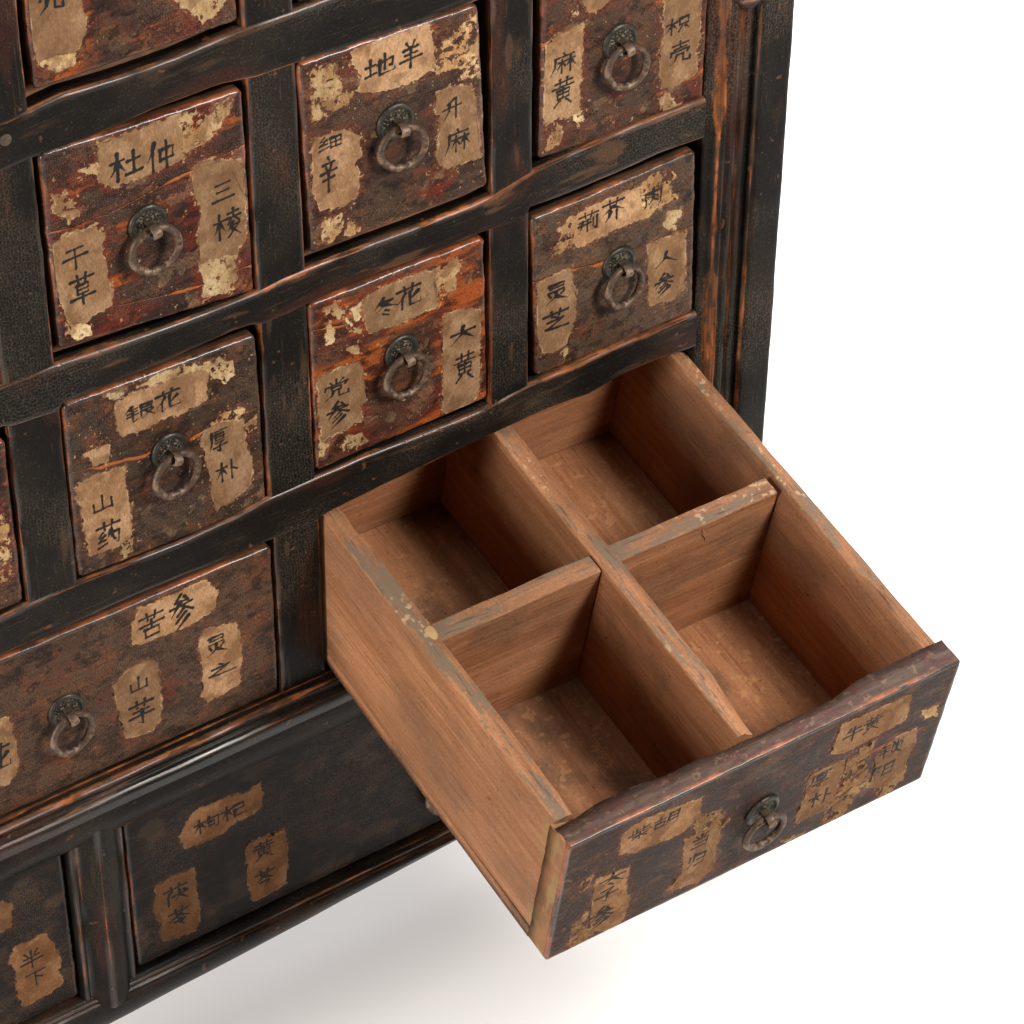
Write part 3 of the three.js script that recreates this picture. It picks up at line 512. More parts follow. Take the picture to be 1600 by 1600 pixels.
// moulded stile between the two bottom drawers
{
  const b = [[-0.2390, -0.018], [-0.2390, 0.0010], [-0.2384, 0.0040], [-0.2370, 0.0058], [-0.2352, 0.0064], [-0.2336, 0.0056], [-0.2328, 0.0044], [-0.2318, 0.0050], [-0.2306, 0.0066], [-0.2290, 0.0086], [-0.2262, 0.0104], [-0.2220, 0.0120], [-0.2170, 0.0132], [-0.2120, 0.0132], [-0.2070, 0.0120], [-0.2030, 0.0104], [-0.2004, 0.0086], [-0.1988, 0.0066], [-0.1980, 0.0048], [-0.1970, 0.0046], [-0.1958, 0.0058], [-0.1940, 0.0062], [-0.1922, 0.0052], [-0.1910, 0.0034], [-0.1905, 0.0008], [-0.1905, -0.018]];
  const s = sweep({ L: 0.216, n: 60, s0: -0.4500, flip: false, place: (y, x, z) => [x, y, z],
    prof: (y) => b.map(([x, z], i) => (i < 1 || i > 24 ? [x, z] : [x + (fbm(y * 40 + 3, i * 0.3, 2) - 0.5) * 0.001, z * (1 - 0.75 * sm(-0.436, -0.4505, y)) + (fbm(y * 40 + 33, i * 0.3, 2) - 0.5) * 0.001])),
    paint: (u, v, c) => lacquer(u, v, 233.1, [[c[7], 0.0009, 0.85], [c[12], 0.0008, 0.75], [c[3], 0.0010, 0.6], [c[21], 0.0010, 0.6]], { crackle: 0.3, worn: v < c[8] ? 0.8 : 0.15, rough: 0.34 }) });
  mesh('moulded_stile', s.geo, s.mat, cabinet);
}
// carcass boards inside and round the back
const darkWood = (() => { const R = region(0.5, 0.5, (u, v) => { timber(u, v, 251.7, 0, 1); }, 900); return R; })();
function board(name, x0, x1, y0, y1, z0, z1, parent = cabinet) {
  const g = new THREE.BoxGeometry(x1 - x0, y1 - y0, z1 - z0), p = g.attributes.position, nn = g.attributes.normal, uv = g.attributes.uv;
  for (let i = 0; i < p.count; i++) {
    const nx = Math.abs(nn.getX(i)), ny = Math.abs(nn.getY(i));
    const a = nx > 0.5 ? p.getZ(i) : p.getX(i), b = ny > 0.5 ? p.getZ(i) : p.getY(i);
    uv.setXY(i, ...darkWood.uv(0.25 + Math.max(-0.24, Math.min(0.24, a * 0.25)), 0.25 + Math.max(-0.24, Math.min(0.24, b * 0.4))));
  }
  g.translate((x0 + x1) / 2, (y0 + y1) / 2, (z0 + z1) / 2);
  return mesh(name, g, darkWood.mat, parent);
}
for (const y of [0.3905, 0.1785, -0.0160, -0.2135]) board('shelf_board', -0.412, 0.352, y, y + 0.010, -0.42, -0.0145 - (y < -0.2 ? 0.006 : 0));
board('side_board', 0.4035, 0.4205, -0.47, 0.62, -0.43, -0.0345); board('side_board', -0.4805, -0.4635, -0.49, 0.62, -0.43, -0.0345);
board('back_board', -0.463, 0.403, -0.49, 0.62, -0.43, -0.4205); board('top_board', -0.495, 0.435, 0.6205, 0.645, -0.44, 0.02);
board('base_board', -0.463, 0.403, -0.448, -0.438, -0.42, -0.0225);

// ------------------------------------------------------------------ drawer fronts
const sdPoly = (p, x, y) => {   // signed distance to a polygon [x, y, x, y, ...], negative inside
  const n = p.length / 2; let d = 1e9, s = 1;
  for (let i = 0, j = n - 1; i < n; j = i++) {
    const ax = p[2 * i], ay = p[2 * i + 1], bx = p[2 * j], by = p[2 * j + 1], ex = bx - ax, ey = by - ay, wx = x - ax, wy = y - ay;
    const t = Math.max(0, Math.min(1, (wx * ex + wy * ey) / (ex * ex + ey * ey))), dx = wx - ex * t, dy = wy - ey * t;
    d = Math.min(d, dx * dx + dy * dy);
    const c1 = y >= ay, c2 = y < by, c3 = ex * wy > ey * wx;
    if ((c1 && c2 && c3) || (!c1 && !c2 && !c3)) s = -s;
  }
  return s * Math.sqrt(d);
};
const quadSd = (c, x, y) => {   // c = [TL, TR, BR, BL]
  let d = -9; for (let i = 0; i < 4; i++) { const a = c[i], b = c[(i + 1) % 4], ex = b[0] - a[0], ey = b[1] - a[1], l = Math.hypot(ex, ey); d = Math.max(d, (-(x - a[0]) * ey + (y - a[1]) * ex) / l); }
  return d;
};
function slipField(s, c) {   // paper slip with a torn outline; < 0 is paper
  const [kind, p, sd] = s;
  return (x, y) => {
    if (x < s.x0 || x > s.x1 || y < s.y0 || y > s.y1) return 0.01;
    let f = sdPoly(p, x, y) + (fbm(x * 260 + sd, y * 260, 3) - 0.5) * (kind === 'p' ? 0.0042 : 0.0062) + (vn(x * 1300, y * 1300 + sd) - 0.5) * 0.0009;
    if (kind === 'h') f = Math.max(f, (fbm(x * 210 + sd, y * 260 + 5, 4) - 0.53) * 0.02);
    else if (kind === 'c') f = Math.max(f, (fbm(x * 300 + sd, y * 300 + 5, 3) - 0.66) * 0.02);
    return Math.max(f, quadSd(c, x, y) + 0.0026);
  };
}
function contours(f, x0, x1, y0, y1, h) {   // marching squares, inside on the left
  const nx = Math.ceil((x1 - x0) / h), ny = Math.ceil((y1 - y0) / h), V = [], next = new Map(), pt = new Map();
  for (let j = 0; j <= ny; j++) for (let i = 0; i <= nx; i++) V.push(i === 0 || j === 0 || i === nx || j === ny ? 0.01 : f(x0 + i * h, y0 + j * h));
  const at = (i, j) => V[j * (nx + 1) + i];
  const hx = (i, j) => { const k = (j * (nx + 1) + i) * 2; if (!pt.has(k)) { const a = at(i, j), b = at(i + 1, j); pt.set(k, [x0 + (i + a / (a - b)) * h, y0 + j * h]); } return k; };
  const vy = (i, j) => { const k = (j * (nx + 1) + i) * 2 + 1; if (!pt.has(k)) { const a = at(i, j), b = at(i, j + 1); pt.set(k, [x0 + i * h, y0 + (j + a / (a - b)) * h]); } return k; };
  for (let j = 0; j < ny; j++) for (let i = 0; i < nx; i++) {
    const m = (at(i, j) < 0 ? 1 : 0) | (at(i + 1, j) < 0 ? 2 : 0) | (at(i + 1, j + 1) < 0 ? 4 : 0) | (at(i, j + 1) < 0 ? 8 : 0);
    if (m === 0 || m === 15) continue;
    const B = () => hx(i, j), T = () => hx(i, j + 1), Lf = () => vy(i, j), Rt = () => vy(i + 1, j), go = (a, b) => next.set(a, b);
    switch (m) {
      case 1: go(B(), Lf()); break; case 2: go(Rt(), B()); break; case 3: go(Rt(), Lf()); break; case 4: go(T(), Rt()); break;
      case 5: go(B(), Lf()); go(T(), Rt()); break; case 6: go(T(), B()); break; case 7: go(T(), Lf()); break; case 8: go(Lf(), T()); break;
      case 9: go(B(), T()); break; case 10: go(Rt(), B()); go(Lf(), T()); break; case 11: go(Rt(), T()); break; case 12: go(Lf(), Rt()); break; case 13: go(B(), Rt()); break; case 14: go(Lf(), B()); break;
    }
  }
  const loops = [];
  while (next.size) {
    const [k0] = next.keys(); let k = k0; const lp = [];
    while (next.has(k)) { lp.push(pt.get(k)); const n = next.get(k); next.delete(k); k = n; }
    if (lp.length > 4) loops.push(lp);
  }
  return loops;
}
function simplify(p, e) {
  const keep = new Uint8Array(p.length); keep[0] = 1; const mid = p.length >> 1; keep[mid] = 1;
  const run = (a, b) => { let bd = 0, bi = -1; const A = p[a], Bq = p[b % p.length], ex = Bq[0] - A[0], ey = Bq[1] - A[1], l = Math.hypot(ex, ey) || 1e-9; for (let i = a + 1; i < b; i++) { const d = Math.abs((p[i][0] - A[0]) * ey - (p[i][1] - A[1]) * ex) / l; if (d > bd) { bd = d; bi = i; } } if (bd > e) { keep[bi] = 1; run(a, bi); run(bi, b); } };
  run(0, mid); run(mid, p.length);
  return p.filter((_, i) => keep[i]);
}
const areaOf = (p) => { let a = 0; for (let i = 0, j = p.length - 1; i < p.length; j = i++) a += p[j][0] * p[i][1] - p[i][0] * p[j][1]; return a / 2; };
function slipGeometry(s, f) {
  const loops = contours(f, s.x0, s.x1, s.y0, s.y1, 0.00055).map((l) => simplify(l, 0.0001)).filter((l) => l.length > 3);
  const outer = loops.filter((l) => areaOf(l) > 1.2e-6), holes = loops.filter((l) => areaOf(l) < -0.5e-6), gs = [];
  for (const o of outer) {
    const sh = new THREE.Shape(o.map((q) => new THREE.Vector2(...q))), flat = o.flat();
    for (const q of holes) if (sdPoly(flat, q[0][0], q[0][1]) < 0) sh.holes.push(new THREE.Path(q.map((w) => new THREE.Vector2(...w))));
    gs.push(new THREE.ExtrudeGeometry(sh, { depth: 0.00042, bevelEnabled: false, steps: 1 }));
  }
  return gs.length ? mergeGeometries(gs) : null;
}
// the painted face of a drawer: c corners, d data, st style
function facePainter(c, d, st, slips, gl, sd) {
  return (x, y) => {
    const q = quadSd(c, x, y) + (fbm(x * 120 + sd, y * 120, 2) - 0.5) * 0.0006;
    // lacquer ground
    const n1 = fbm(x * 20 + sd, y * 20 - sd, 3), str = fbm(x * 34 + sd, y * 170 + sd * 2, 4), bl = fbm(x * 26 + sd * 3, y * 34, 4);
    setc(st.dark); mul(0.82 + 0.4 * n1);
    let near = 1; for (const s of slips) if (x > s.x0 - 0.008 && x < s.x1 + 0.008 && y > s.y0 - 0.008 && y < s.y1 + 0.008) near = Math.min(near, sdPoly(s[1], x, y));
    const halo = sm(0.009, 0.001, near + (bl - 0.5) * 0.012);
    const red = Math.min(1, sm(0.66 - st.red * 0.2, 0.8 - st.red * 0.2, bl * 0.65 + str * 0.35) * 0.9 + halo * st.red * 0.85);
    tint([96, 36, 24], red * 0.85 * (0.7 + 0.5 * fbm(x * 90, y * 90 + sd, 2))); tint([40, 28, 24], sm(0.52, 0.7, fbm(x * 60 + 5 * sd, y * 130, 3)) * 0.55);
    const org = sm(0.66 - st.orange * 0.24, 0.8 - st.orange * 0.24, str * 0.6 + fbm(x * 22 + 3 * sd, y * 30 + sd, 3) * 0.4) * Math.min(1, 0.25 + red);
    tint([160, 80, 34], org * 0.85);
    tint([72, 58, 44], sm(0.55, 0.72, fbm(x * 40 + sd, y * 60 + sd * 4, 3)) * 0.5 * (1 - red));
    // flaked lacquer: hard-edged losses down to red-brown primer and bare board, pale glue residue
    const wr = st.wear ?? 0.7, fk = fbm(x * 75 + sd * 2, y * 120 + sd, 5), fk2 = fbm(x * 130 + sd, y * 190 + sd * 3, 5), fk3 = fbm(x * 46 + sd * 4, y * 52, 5);
    tint([108, 60, 38], sm(0.545, 0.575, fk) * 0.55 * wr); tint([24, 17, 15], sm(0.56, 0.58, fk2) * 0.65 * wr); tint([134, 84, 52], sm(0.63, 0.655, fk2 * 0.5 + fk * 0.5) * 0.7 * wr);
    const rs = sm(0.6, 0.63, fk3 * 0.75 + fk2 * 0.25 + 0.06 * sm(0.008, 0, near)) * (st.flake ?? 0.5); tint([150, 122, 92], rs * 0.55 * (0.4 + 0.6 * vn(x * 900, y * 900))); S.h += (sm(0.56, 0.58, fk2) - sm(0.545, 0.575, fk)) * 0.00006;
    tint([94, 72, 50], sm(0.66, 0.8, vn(x * 30 + sd, y * 700 + sd)) * 0.35 * wr);
    const cr = crackle(x * 520 + sd, y * 520 + sd * 2), line = sm(0.17, 0.03, cr) * sm(0.34, 0.56, fbm(x * 22, y * 22 + sd, 2)) * (1 - org * 0.8);
    tint([132, 110, 90], line * 0.5); S.h -= line * 0.00005;
    const fine = vn(x * 1500 + sd, y * 1500); tint([138, 108, 84], sm(0.7, 0.98, fine) * 0.4 * Math.min(1, wr + 0.2)); tint([16, 11, 9], sm(0.3, 0.04, fine) * 0.5);
    const gr = vn(x * 45 + sd, y * 1400 + sd); tint([30, 20, 16], sm(0.82, 0.98, gr) * 0.35); S.h += (n1 - 0.5) * 0.0002 + (str - 0.5) * 0.0003 - org * 0.00012;
    S.rough = st.rough + 0.18 * n1 + 0.15 * line; S.spec = 0.18;
    for (const k of d.splits ?? []) for (let i = 0; i + 3 < k.length; i += 2) {   // old splits across the board
      const ax = k[i] / 1e4, ay = k[i + 1] / 1e4, bx = k[i + 2] / 1e4, by = k[i + 3] / 1e4;
      if (x < Math.min(ax, bx) - 0.001 || x > Math.max(ax, bx) + 0.001) continue;
      const yy = ay + (by - ay) * Math.max(0, Math.min(1, (x - ax) / (bx - ax))) + (fbm(x * 160 + sd, 2, 3) - 0.5) * 0.0022, e = y - yy;
      const wd = 0.0005 + 0.0022 * sm(0.45, 0.8, fbm(x * 40 + sd, 7, 2));
      tint([176, 98, 50], sm(wd, wd * 0.4, Math.abs(e + wd * 0.6)) * 0.8); if (Math.abs(e) < 0.0003) { tint([26, 16, 12], 0.85); } S.h -= 0.0005 * sm(0.0006, 0, Math.abs(e));
    }
    // paper
    let paper = 1, kd = '', tone = 1; for (const s of slips) { const f = s.f(x, y); if (f < paper) { paper = f; kd = s[0]; tone = 0.86 + 0.24 * RV[(s[2] * 7 + sd * 3) & 255]; } }
    if (paper < 0.0004) {
      const t = fbm(x * 60 + sd, y * 60, 4), w = fbm(x * 340 + sd, y * 340, 3), fb = vn(x * 1700, y * 600 + sd);
      if (kd === 'p') { setc([142, 107, 75]); tint([166, 131, 97], sm(0.3, 0.72, t)); tint([114, 82, 56], sm(0.58, 0.78, fbm(x * 36, y * 44 + sd, 3)) * 0.55); }
      else if (kd === 'c') { setc([168, 138, 98]); tint([190, 166, 126], sm(0.3, 0.7, t)); tint([120, 92, 58], sm(0.6, 0.76, w) * 0.5); }
      else { setc([156, 120, 80]); tint([182, 152, 110], sm(0.35, 0.65, t)); tint([112, 70, 44], sm(0.54, 0.7, w) * 0.6); }
      tint([196, 160, 122], sm(0.68, 0.84, w) * 0.35); mul(tone); mul(0.9 + 0.2 * fb); mul(0.94 + 0.12 * vn(x * 1200 + 3, y * 1200));
      tint([104, 70, 44], sm(0.7, 0.9, vn(x * 480 + sd, y * 480)) * 0.22);
      tint([192, 164, 126], sm(-0.0009, -0.0001, paper) * sm(0.42, 0.62, fbm(x * 190 + sd, y * 190 + 8, 2)) * 0.75);   // torn rim of lighter fibres
      tint([96, 66, 42], sm(0.5, 0.66, fbm(x * 85 + sd * 2, y * 85, 5)) * 0.4); if (st.paper) { S.r *= st.paper[0]; S.g *= st.paper[1]; S.b *= st.paper[2]; }
      S.rough = 0.86; S.spec = 0.3; S.h = (t - 0.5) * 0.0003 + (w - 0.5) * 0.00018;
      const ik = inkAt(gl, x, y) + (vn(x * 1500 + sd, y * 1500) - 0.5) * 0.00035 + (vn(x * 420, y * 420 + sd) - 0.5) * 0.0004;
      const im = sm(0.00022, -0.00012, ik) * (0.88 + 0.12 * w); tint([27, 25, 25], im); S.rough -= im * 0.25;
    } else {
      const ik = inkAt(gl, x, y); tint([24, 21, 20], sm(0.0002, -0.0002, ik) * 0.55);
      tint([142, 106, 74], sm(0.0022, 0.0004, paper) * 0.6 * sm(0.42, 0.6, fbm(x * 330 + sd, y * 330, 3)));
      // little flakes of paper left behind
      const fl = fbm(x * 420 + sd, y * 420 + sd, 3) + 0.16 * sm(0.006, 0, near) - 0.05; if (fl > 0.735) { tint([176, 140, 100], sm(0.735, 0.765, fl) * 0.85 * st.flake); }
    }
    // worn arris and sides
    const lo = fbm((x + y) * 60 + sd, (x - y) * 20, 2), ew = 0.0005 + 0.0011 * sm(0.45, 0.75, lo);
    const em = sm(-ew * 1.5, -ew * 0.6, q); if (em > 0) { const g = fbm(x * 200, y * 200 + sd, 3); tint([112 + 66 * g, 58 + 46 * g, 30 + 34 * g], em * (0.35 + 0.55 * sm(0.35, 0.6, lo))); }
    { const pol = sm(-0.004, -0.0012, q); S.rough += (0.24 - S.rough) * pol * 0.85; S.spec += (1 - S.spec) * pol; }
    if (q > 0.0008) { const b = sm(0.0008, 0.003, q); const g = fbm(x * 90, y * 90 + sd, 3); if (st.side === 'lacquer' && y > c[0][1] - 0.004 + (x - c[0][0]) * 0.0127 && x > c[0][0] - 0.0015) { const gs = fbm(x * 40, y * 900 + sd, 3), ch = fbm(x * 90 + 4, y * 140, 5); S.r += (66 + 34 * gs - S.r) * b; S.g += (49 + 30 * gs - S.g) * b; S.b += (42 + 25 * gs - S.b) * b; tint([92, 42, 42], sm(0.54, 0.62, ch) * 0.35 * b); tint([40, 31, 28], sm(0.56, 0.6, fbm(x * 170 + 9, y * 420, 5)) * 0.3 * b); tint([140, 112, 86], sm(0.67, 0.69, fbm(x * 240, y * 260 + 3, 4)) * 0.5 * b); S.rough = 0.55; S.spec = 0.4; } else { tint(st.side ? [120 + 46 * g, 84 + 34 * g, 54 + 26 * g] : [54 + 34 * g, 38 + 24 * g, 28 + 16 * g], b); if (st.side) tint([150, 128, 84], sm(0.5, 0.6, fbm(x * 160, y * 50, 3)) * 0.6 * b); S.rough = 0.6; S.spec = 0.4; } }
  };
}
// slab with rounded arrises; the outline is c inset by d
function slabGeometry(c, R, zf, th, r, rc, sd, back) {
  const M = 40, A = 4;
  const poly = [c[3], c[2], c[1], c[0]];   // counter-clockwise
  const inset = (d) => {
    const D = Math.max(rc, d), rr = Math.max(rc - d, 0), E = poly.map((a, i) => { const b = poly[(i + 1) % 4], l = Math.hypot(b[0] - a[0], b[1] - a[1]); return { a, dx: (b[0] - a[0]) / l, dy: (b[1] - a[1]) / l }; });
    const cs = poly.map((p, i) => { const e = E[(i + 3) % 4], f = E[i], ax = e.a[0] - e.dy * D, ay = e.a[1] + e.dx * D, bx = f.a[0] - f.dy * D, by = f.a[1] + f.dx * D, det = e.dx * f.dy - e.dy * f.dx, t = ((bx - ax) * f.dy - (by - ay) * f.dx) / det; return [ax + e.dx * t, ay + e.dy * t]; });
    const out = [];
    for (let i = 0; i < 4; i++) {
      const e = E[(i + 3) % 4], f = E[i], k0 = Math.atan2(-e.dx, e.dy), k1 = k0 + Math.acos(Math.max(-1, Math.min(1, e.dx * f.dx + e.dy * f.dy)));
      for (let k = 0; k <= A; k++) { const t = k0 + (k1 - k0) * k / A; out.push([cs[i][0] + rr * Math.cos(t), cs[i][1] + rr * Math.sin(t), Math.cos(t), Math.sin(t)]); }
      const n = cs[(i + 1) % 4], p0 = out[out.length - 1], p1 = [n[0] + rr * p0[2], n[1] + rr * p0[3]];
      for (let k = 1; k < M; k++) out.push([p0[0] + (p1[0] - p0[0]) * k / M, p0[1] + (p1[1] - p0[1]) * k / M, p0[2], p0[3]]);
    }
    return out;
  };
  const rings = [[0, -th, th - r], [0, -r - (th - r) * 0.4, (th - r) * 0.4], [0, -r - 0.001, 0.001]];
  for (const [d, z] of arc(4, (a) => [r * (1 - Math.cos(a)), -r * (1 - Math.sin(a))])) rings.push([d, z, 0]);
  rings.push([r + 0.0015, 0, 0], [r + 0.012, 0, 0]);
  const P = [], UV = [], I = []; let W = 0;
  rings.forEach(([d, dz, e], ri) => {
    const o = inset(d); W = o.length; const fade = Math.max(0, 1 - d / (r + 0.0015));
    for (const [x, y, nx, ny] of o) {
      const wb = ((fbm(x * 70 + sd, y * 70, 3) - 0.5) * 0.0016 + (fbm(x * 330 + sd, y * 330, 2) - 0.5) * 0.0010) * fade, X = x + nx * wb, Y = y + ny * wb;
      let bx = X, by = Y, bz = dz; if (back && ri < 3) [bx, by, bz] = back(X, Y, dz, ny, ri);
      P.push(bx, by, zf(by) + bz); UV.push(...R.uv(X + nx * e, Y + ny * e));
    }
  });
  const cen = poly.reduce((s, p) => [s[0] + p[0] / 4, s[1] + p[1] / 4], [0, 0]);
  for (let k = 0; k < rings.length - 1; k++) for (let i = 0; i < W; i++) { const a = k * W + i, b = k * W + (i + 1) % W, cc = a + W, d = b + W; I.push(a, b, cc, b, d, cc); }
  const f = P.length / 3; P.push(cen[0], cen[1], zf(cen[1])); UV.push(...R.uv(...cen)); for (let i = 0; i < W; i++) I.push((rings.length - 1) * W + i, (rings.length - 1) * W + (i + 1) % W, f);
  P.push(cen[0], cen[1], zf(cen[1]) - th); UV.push(...R.uv(...cen)); for (let i = 0; i < W; i++) I.push((i + 1) % W, i, f + 1);
  const g = new THREE.BufferGeometry(); g.setAttribute('position', new THREE.Float32BufferAttribute(P, 3)); g.setAttribute('uv', new THREE.Float32BufferAttribute(UV, 2)); g.setIndex(I); g.computeVertexNormals();
  return g;
}
// ring pulls: embossed round plate, strap loop, iron ring
const metalPage = (() => {
  const iron = region(0.12, 0.03, (u, v) => { const a = fbm(u * 300, v * 300, 4), b = fbm(u * 90 + 7, v * 90, 3); setc([86, 71, 60]); tint([140, 117, 100], sm(0.35, 0.75, a)); tint([98, 64, 44], sm(0.5, 0.7, b) * 0.5); tint([40, 34, 30], sm(0.6, 0.8, fbm(u * 700, v * 700, 2)) * 0.6); S.rough = 0.4 + 0.3 * a; S.h = (a - 0.5) * 0.00008; });
  const plate = region(0.034, 0.034, (u, v) => {
    const x = u - 0.017, y = v - 0.017, r = Math.hypot(x, y), t = Math.atan2(y, x);
    setc([52, 50, 46]); tint([92, 88, 78], fbm(u * 300, v * 300, 3));
    const pat = r < 0.0112 ? sm(0.5, 0.58, vn(t * 7 / Math.PI * 3 + 20, r * 900) * 0.6 + vn(u * 900, v * 900) * 0.4) : 0;
    if (r < 0.0112) { tint([126, 115, 93], pat * 0.8); tint([40, 36, 29], (1 - pat) * 0.55); S.h = pat * 0.0004; tint([98, 90, 72], sm(0.55, 0.7, fbm(u * 240 + 3, v * 240, 2)) * 0.3); }
    S.h += (fbm(u * 500, v * 500, 2) - 0.5) * 0.0002; S.rough = 0.42 + 0.2 * pat;
  });
  const mk = (m, metal) => { const c = m.clone(); c.metalness = metal; return c; };
  return { iron, plate, ironMat: mk(iron.mat, 0.55), plateMat: mk(plate.mat, 0.6) };
})();
const remap = (g, f) => { const uv = g.attributes.uv; for (let i = 0; i < uv.count; i++) uv.setXY(i, ...f(uv.getX(i), uv.getY(i), i)); return g; };
const plateGeo = (() => {
  const pr = [[0.0001, -0.001], [0.0160, -0.001], [0.0164, 0.0002], [0.0162, 0.0012], [0.0152, 0.0020], [0.0138, 0.0022], [0.0122, 0.0018], [0.0114, 0.0010], [0.0106, 0.0008], [0.0070, 0.0016], [0.0040, 0.0022], [0.0001, 0.0024]].map((q) => new THREE.Vector2(...q));
  const g = new THREE.LatheGeometry(pr, 40).rotateX(Math.PI / 2), p = g.attributes.position;
  return remap(g, (u, v, i) => metalPage.plate.uv(0.017 + p.getX(i), 0.017 + p.getY(i)));
})();
const ringGeo = (k) => {
  const g = new THREE.TorusGeometry(0.0172, 0.0028, 14, 64), p = g.attributes.position;
  for (let i = 0; i < p.count; i++) { const x = p.getX(i), y = p.getY(i), a = Math.atan2(y, x), r = Math.hypot(x, y), s = 1 + 0.03 * Math.sin(2 * a + k) + 0.02 * (vn(a * 4 + 20 + k * 9, 3) - 0.5), th = 0.95 + 0.16 * vn(a * 2 + 30 + k * 5, 9); const rr = 0.0172 * s + (r - 0.0172) * th; p.setXYZ(i, rr * Math.cos(a), rr * Math.sin(a), p.getZ(i) * th); }
  g.computeVertexNormals(); return remap(g, (u, v) => metalPage.iron.uv(0.002 + u * 0.108, 0.002 + v * 0.016));
};
const rings = [ringGeo(0.3), ringGeo(1.7), ringGeo(2.9)];
const loopGeo = (() => {   // strap bent round the ring, both ends into the plate
  const c = new THREE.CatmullRomCurve3([[0, 0.0036, 0], [0, 0.0044, 0.0050], [0, 0.0036, 0.0108], [0, 0.0004, 0.0134], [0, -0.0034, 0.0118], [0, -0.0044, 0.0070], [0, -0.0034, 0.0030], [0, -0.0026, 0]].map((q) => new THREE.Vector3(...q)));
  const P = [], UV = [], I = [], n = 30, sec = 12;
  for (let j = 0; j <= n; j++) {
    const q = c.getPoint(j / n), t = c.getTangent(j / n), nx = new THREE.Vector3(0, -t.z, t.y);
    for (let i = 0; i <= sec; i++) { const a = i / sec * Math.PI * 2, w = Math.sign(Math.cos(a)) * Math.pow(Math.abs(Math.cos(a)), 0.6) * 0.0034 * (0.75 + 0.3 * Math.sin(j / n * Math.PI)), h = Math.sign(Math.sin(a)) * Math.pow(Math.abs(Math.sin(a)), 0.7) * 0.0010; P.push(q.x + w, q.y + nx.y * h, q.z + nx.z * h); UV.push(...metalPage.iron.uv(0.002 + j / n * 0.03, 0.019 + i / sec * 0.009)); }
  }
  for (let j = 0; j < n; j++) for (let i = 0; i < sec; i++) { const a = j * (sec + 1) + i, b = a + 1, d = a + sec + 1, e = d + 1; I.push(a, d, b, b, d, e); }
  const g = new THREE.BufferGeometry(); g.setAttribute('position', new THREE.Float32BufferAttribute(P, 3)); g.setAttribute('uv', new THREE.Float32BufferAttribute(UV, 2)); g.setIndex(I); g.computeVertexNormals(); return g;
})();
let pullCount = 0;
function addPull(t, x, y, z, tilt) {
  const k = pullCount++, up = 0.0006;
  const pl = mesh('pull_plate', plateGeo, metalPage.plateMat, t); pl.scale.set(0.89 + 0.06 * rnd(), 0.88 + 0.06 * rnd(), 1); pl.position.set(x, y, z + up); pl.rotation.set(tilt + (rnd() - 0.5) * 0.08, (rnd() - 0.5) * 0.1, rnd() * 6.28);
  const lp = mesh('pull_loop', loopGeo, metalPage.ironMat, t); lp.position.set(x, y - 0.001, z + 0.002); lp.rotation.set(tilt, 0, (rnd() - 0.5) * 0.5);
  const rg = mesh('pull_ring', rings[k % 3], metalPage.ironMat, t); rg.rotation.set(-0.03 + tilt, (rnd() - 0.5) * 0.28, (rnd() - 0.5) * 0.5); rg.scale.set(0.97 + 0.06 * rnd(), 0.99 + 0.06 * rnd(), 1); rg.position.set(x + (rnd() - 0.3) * 0.002, y - 0.0180, z + 0.0084);
}
function prepare(d, c) {
  const slips = (d.slips ?? []).map(([kind, p], i) => {
    const q = p.map((v) => v / 1e4), s = [kind, q, i * 13.7 + 3]; const xs = q.filter((_, j) => j % 2 === 0), ys = q.filter((_, j) => j % 2);
    s.x0 = Math.min(...xs) - 0.003; s.x1 = Math.max(...xs) + 0.003; s.y0 = Math.min(...ys) - 0.003; s.y1 = Math.max(...ys) + 0.003; s.f = slipField(s, c); return s;
  });
  return { slips, gl: (d.ink ?? []).map(([ch, x, y, w, h]) => glyph(ch, x / 1e4, y / 1e4, w / 1e4, h / 1e4)) };
}
// face board, paper slips and pull on a drawer
function addFront(t, c, d, st, sd, zf, th, opt = {}) {
  const { slips, gl } = prepare(d, c), xs = c.map((q) => q[0]), ys = c.map((q) => q[1]), pad = th + 0.002;
  const ox = Math.min(...xs) - pad, oy = Math.min(...ys) - pad, W = Math.max(...xs) + pad - ox, H = Math.max(...ys) + pad - oy;
  const paint = facePainter(c, d, st, slips, gl, sd), R0 = region(W, H, (u, v) => paint(u + ox, v + oy), opt.dens), R = { mat: R0.mat, uv: (x, y) => R0.uv(x - ox, y - oy) };
  mesh('front_panel', slabGeometry(c, R, zf, th, opt.r ?? 0.0024, opt.rc ?? 0.004, sd, opt.back), R.mat, t);
  for (const s of slips) {
    const g = slipGeometry(s, s.f); if (!g) continue;
    const p = g.attributes.position; remap(g, (u, v, i) => R.uv(p.getX(i), p.getY(i)));
    for (let i = 0; i < p.count; i++) p.setZ(i, p.getZ(i) + zf(p.getY(i)) - 0.0001 + 0.0011 * sm(0.56, 0.8, fbm(p.getX(i) * 150 + 3, p.getY(i) * 150, 2)));
    g.computeVertexNormals();
    mesh(s[0] === 'p' ? 'paper_label' : 'paper_scrap', g, R.mat, t);
  }
  if (d.pull) { const [x, y] = d.pull; const k = (zf(0.01) - zf(0)) / 0.01; addPull(t, x / 1e4, y / 1e4, zf(y / 1e4), Math.atan(k)); }
}
const q4 = (...v) => v.map(([x, y]) => [x / 1e4, y / 1e4]);
const BROWN = { dark: [60, 42, 34], red: 0.5, orange: 0.3, rough: 0.4, flake: 0.6 };
